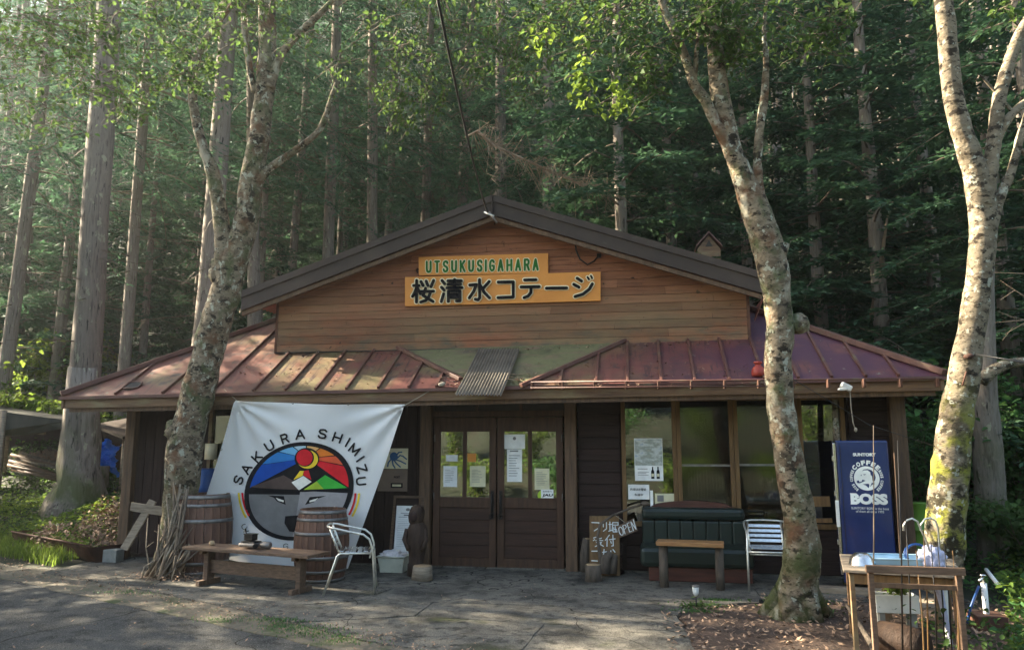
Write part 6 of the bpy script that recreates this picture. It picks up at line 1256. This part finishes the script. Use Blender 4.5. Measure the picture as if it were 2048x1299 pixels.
p = D(110, 850, 18.6); shrub('shrub', 'sunlit bush spilling over the shed roof beside the thick cedar', p.x-.4, p.y+1.0, 1.7, 2.1, 2400, 'leaf_bright', .12, 72)
p = D(232, 860, 17.5); shrub('shrub', 'small lit bush seen between cedar and cottage corner', p.x, p.y, .9, 1.2, 900, 'leaf_bright', .11, 73)
p = D(1850, 900, 11.0); shrub('shrub', 'deep green bush beyond the right end of the cottage', p.x, p.y, 1.1, 2.3, 3000, 'leaf_deep', .12, 74)
p = D(2040, 900, 12.0); shrub('shrub', 'leafy green bush at the right edge behind the straight dark tree', p.x, p.y, 1.4, 2.6, 3600, 'leaf_deep', .13, 75)
p = D(1935, 760, 14.0); shrub('shrub', 'tall green bush between the right birch and the cottage', p.x, p.y, 1.3, 3.4, 3000, 'leaf_deep', .13, 76)
p = D(2060, 1040, 9.3); shrub('shrub', 'low leafy bush at the right edge above the standpipe', p.x, p.y, .9, .9, 2000, 'leaf_green', .11, 77)
p = D(1785, 750, 15.5); shrub('shrub', 'green bush showing just above the right hip of the roof', p.x, p.y, 1.3, 3.4, 2400, 'leaf_green', .12, 78)
for i, (x, y) in enumerate([(-9, -17.5), (-5, -18), (-2, -17), (1, -17.6), (4.5, -17.2), (8, -18), (-13, -18), (-7, -14), (-3.5, -14.6), (-.5, -13.9), (3, -14.3), (6.5, -13.8), (-10.5, -14.2)]): t = shrub('shrub', 'leafy shrub on the bank across the road from the doors', x, y, 1.5, 1.3 if i > 6 else 2.2, 2600, 'leaf_bright' if i % 3 else 'leaf_deep', .11, 90+i, 44); t['group'] = 'shrubs across the road'
def cover(name, label, fn_in, n, h, size, m, seed, box, stem=True):
    r = np.random.default_rng(seed); x = r.uniform(box[0], box[1], n*3); y = r.uniform(box[2], box[3], n*3); k = fn_in(x, y); x, y = x[k][:n], y[k][:n]
    cl = .5+.5*np.sin(x*2.1+1.3*np.sin(y*1.7))*np.sin(y*2.3+seed); z = hz(x, y)+r.uniform(.02, 1, len(x))*h*(.25+cl)
    V, F = leaf_mesh(np.stack([x, y, z], 1), size, .1, seed); o = np_mesh(name, V, F, m); return tag(o, label, 'ground cover', kind='stuff')
edge = lambda x, y: (y-road_edge(x))
cover('dry_ferns', 'reddish-brown withered fern fronds on the bank beside the corner post', lambda x, y: (edge(x, y) > .9) & (np.sin(x*5)*np.cos(y*4) > -.3), 1800, .45, .07, 'litter', 37, (-7.4, -5.85, -.2, 1.6))
cover('undergrowth', 'low green weeds and ferns covering the bank left of the cottage', lambda x, y: (edge(x, y) > 1.25) & (x < -5.9-.25*np.clip(y, -1, 0)) & (np.sin(x*3)*np.cos(y*2.3) > -.45), 15000, .20, .075, 'leaf_green', 31, (-14, -5.8, -1, 9))
cover('undergrowth', 'brighter weeds along the lower edge of the left bank', lambda x, y: (edge(x, y) > 1.25) & (edge(x, y) < 2.6) & (x < -6.0), 3500, .20, .07, 'leaf_bright', 32, (-11, -5.9, -1, 3))
cover('undergrowth', 'dense dark green ground cover right of the cottage', lambda x, y: ((y > -1.7) & (x > 5.75+.12*np.sin(y*3))) | ((y <= -1.7) & (x > 4.40+.393*(y+4.46)+.1*np.sin(y*5))), 34000, .28, .08, 'leaf_deep', 33, (3.4, 16, -7, 9))
cover('undergrowth', 'mixed brighter green weeds among the ground cover at the lower right', lambda x, y: (x > 4.45+.393*(y+4.46)) , 15000, .36, .075, 'leaf_bright', 34, (3.6, 10, -7, 1))
cover('undergrowth', 'leafy weeds under and around the potting table', lambda x, y: (x > 4.2-.25*(y+4)), 1700, .40, .06, 'leaf_green', 36, (3.4, 6.4, -6, -3.0))
cover('undergrowth', 'weeds on the forest floor below the conifers', lambda x, y: (y > 5), 26000, .4, .15, 'leaf_deep', 35, (-30, 30, 5, 40))
pts = [(G(1600, 1225).x+rnd.gauss(0, .16), G(1600, 1225).y-.05+rnd.gauss(0, .09), .04+abs(rnd.gauss(0, .07))) for _ in range(420)]+[(G(1392, 1220).x+rnd.gauss(0, .12), G(1392, 1220).y+rnd.gauss(0, .05), .03+abs(rnd.gauss(0, .03))) for _ in range(120)]
V, F = leaf_mesh(pts, .055, 0, 41, .4); tag(np_mesh('weeds', V, F, 'leaf_green'), 'small green weeds at the foot of the middle birch', 'weeds', kind='stuff')
pts = [(x, y, gz(x, y)) for x, y in ((rnd.uniform(-9.5, -6.2), 0) for _ in range(2600)) for y in [road_edge(x)+rnd.uniform(.55, 1.3)]]
blades('grass', 'short bright grass along the road edge at the left', 'grass', pts, .17, 'leaf_bright', .006, .8)
pts = [tuple(at(1790+rnd.gauss(0, 10), 6.7, .38+abs(rnd.gauss(0, .07)))) for _ in range(150)]; V, F = leaf_mesh(pts, .05, -.3, 43); tag(np_mesh('foliage', V, F, 'leaf_bright', pb), kind='stuff')
# fallen spruce branch caught above the roof, lit by the sun
fb = thing('dead_branch', 'broken dry branch with pale twigs hanging above the gable roof', 'branch', D(1100, 330, 15.5)); Pf = [D(x, y, 15.0) for x, y in [(930, 275), (955, 262), (985, 290), (1040, 315), (1100, 342), (1160, 368), (1225, 380)]]
B().tube(Pf, [.02, .03, .026, .024, .020, .015, .006], 8, wob=.5, wf=9).build('limb', 'dead_twig', fb); segs = []
for i in range(210):
    t = rnd.uniform(.1, 1)*(len(Pf)-1.01); k = int(t); p = Pf[k]+(Pf[k+1]-Pf[k])*(t-k); q_ = p+Vector((rnd.gauss(.15, .25), rnd.gauss(0, .25), rnd.gauss(-.14, .24))); segs.append((tuple(p), tuple(q_), .009, .002)); e_ = q_+Vector((rnd.gauss(.1, .15), rnd.gauss(0, .15), -abs(rnd.gauss(.05, .15)))); segs.append((tuple(q_), tuple(e_), .005, .002))
twigs_np(segs, 'dead_twig', 'twigs', fb)['kind'] = 'stuff'
b2 = thing('dead_branch', 'leafless forked pale twig reaching in from the right edge', 'branch', D(2048, 640, 8.2)); segs = []
for a_, c_ in (((2090, 650), (2020, 632)), ((2050, 640), (1990, 645)), ((2050, 645), (2010, 668)), ((2030, 636), (1995, 622)), ((2025, 655), (2005, 680)), ((2060, 600), (2000, 560)), ((2070, 548), (1985, 545)), ((2030, 580), (2000, 600))): segs.append((tuple(D(*a_, 8.2)), tuple(D(*c_, 8.1)), .007, .003))
twigs_np(segs, 'dead_twig', 'twigs', b2)
sn = thing('snag', 'thin dead snapped stem leaning among the firs above the right roof', 'dead tree', D(1750, 620, 15))
B().tube([D(1742, 640, 15), D(1760, 540, 15), D(1775, 430, 15)], [.05, .045, .02], 8, wob=.2).build('stem', 'dead_twig', sn)
# ------------------------------------------------------------------ haze: the damp morning air
hb_ = B().bb(-78, 78, -39, 115, -1.2, 122); hzo = hb_.build('haze', 'ink'); hzo['kind'] = 'stuff'
hm = bpy.data.materials.new('haze_air'); hm.use_nodes = True; N = hm.node_tree.nodes; N.remove(N['Principled BSDF']); pv = N.new('ShaderNodeVolumePrincipled')
pv.inputs['Color'].default_value = (.86, .93, 1, 1); pv.inputs['Density'].default_value = HAZE; pv.inputs['Anisotropy'].default_value = .75; hm.node_tree.links.new(pv.outputs[0], N['Material Output'].inputs['Volume'])
hzo.data.materials.clear(); hzo.data.materials.append(hm)
hzo['label'] = 'thin bluish haze hanging in the forest air'; hzo['category'] = 'haze'
for o in bpy.data.objects:
    if o.get('label') is None and 'label' in o: del o['label']

by_label = {}
for o in bpy.data.objects:
    if o.parent is None and o.get('label') and o.name.startswith(('fir_tree', 'conifer_tree')) and 'row' in o['label']: by_label.setdefault(o['label'], []).append(o)
for lab, L in by_label.items():
    if len(L) < 2: continue
    L.sort(key=lambda o: side(o.location.x, o.location.y)[0])
    names = {2: ['left one', 'right one'], 3: ['left one', 'middle one', 'right one']}.get(len(L), ['leftmost'] + ['%s from left' % w_ for w_ in ('second', 'third', 'fourth', 'fifth', 'sixth', 'seventh', 'eighth', 'ninth')])
    for o, n_ in zip(L, names): o['label'] = lab + ', ' + n_
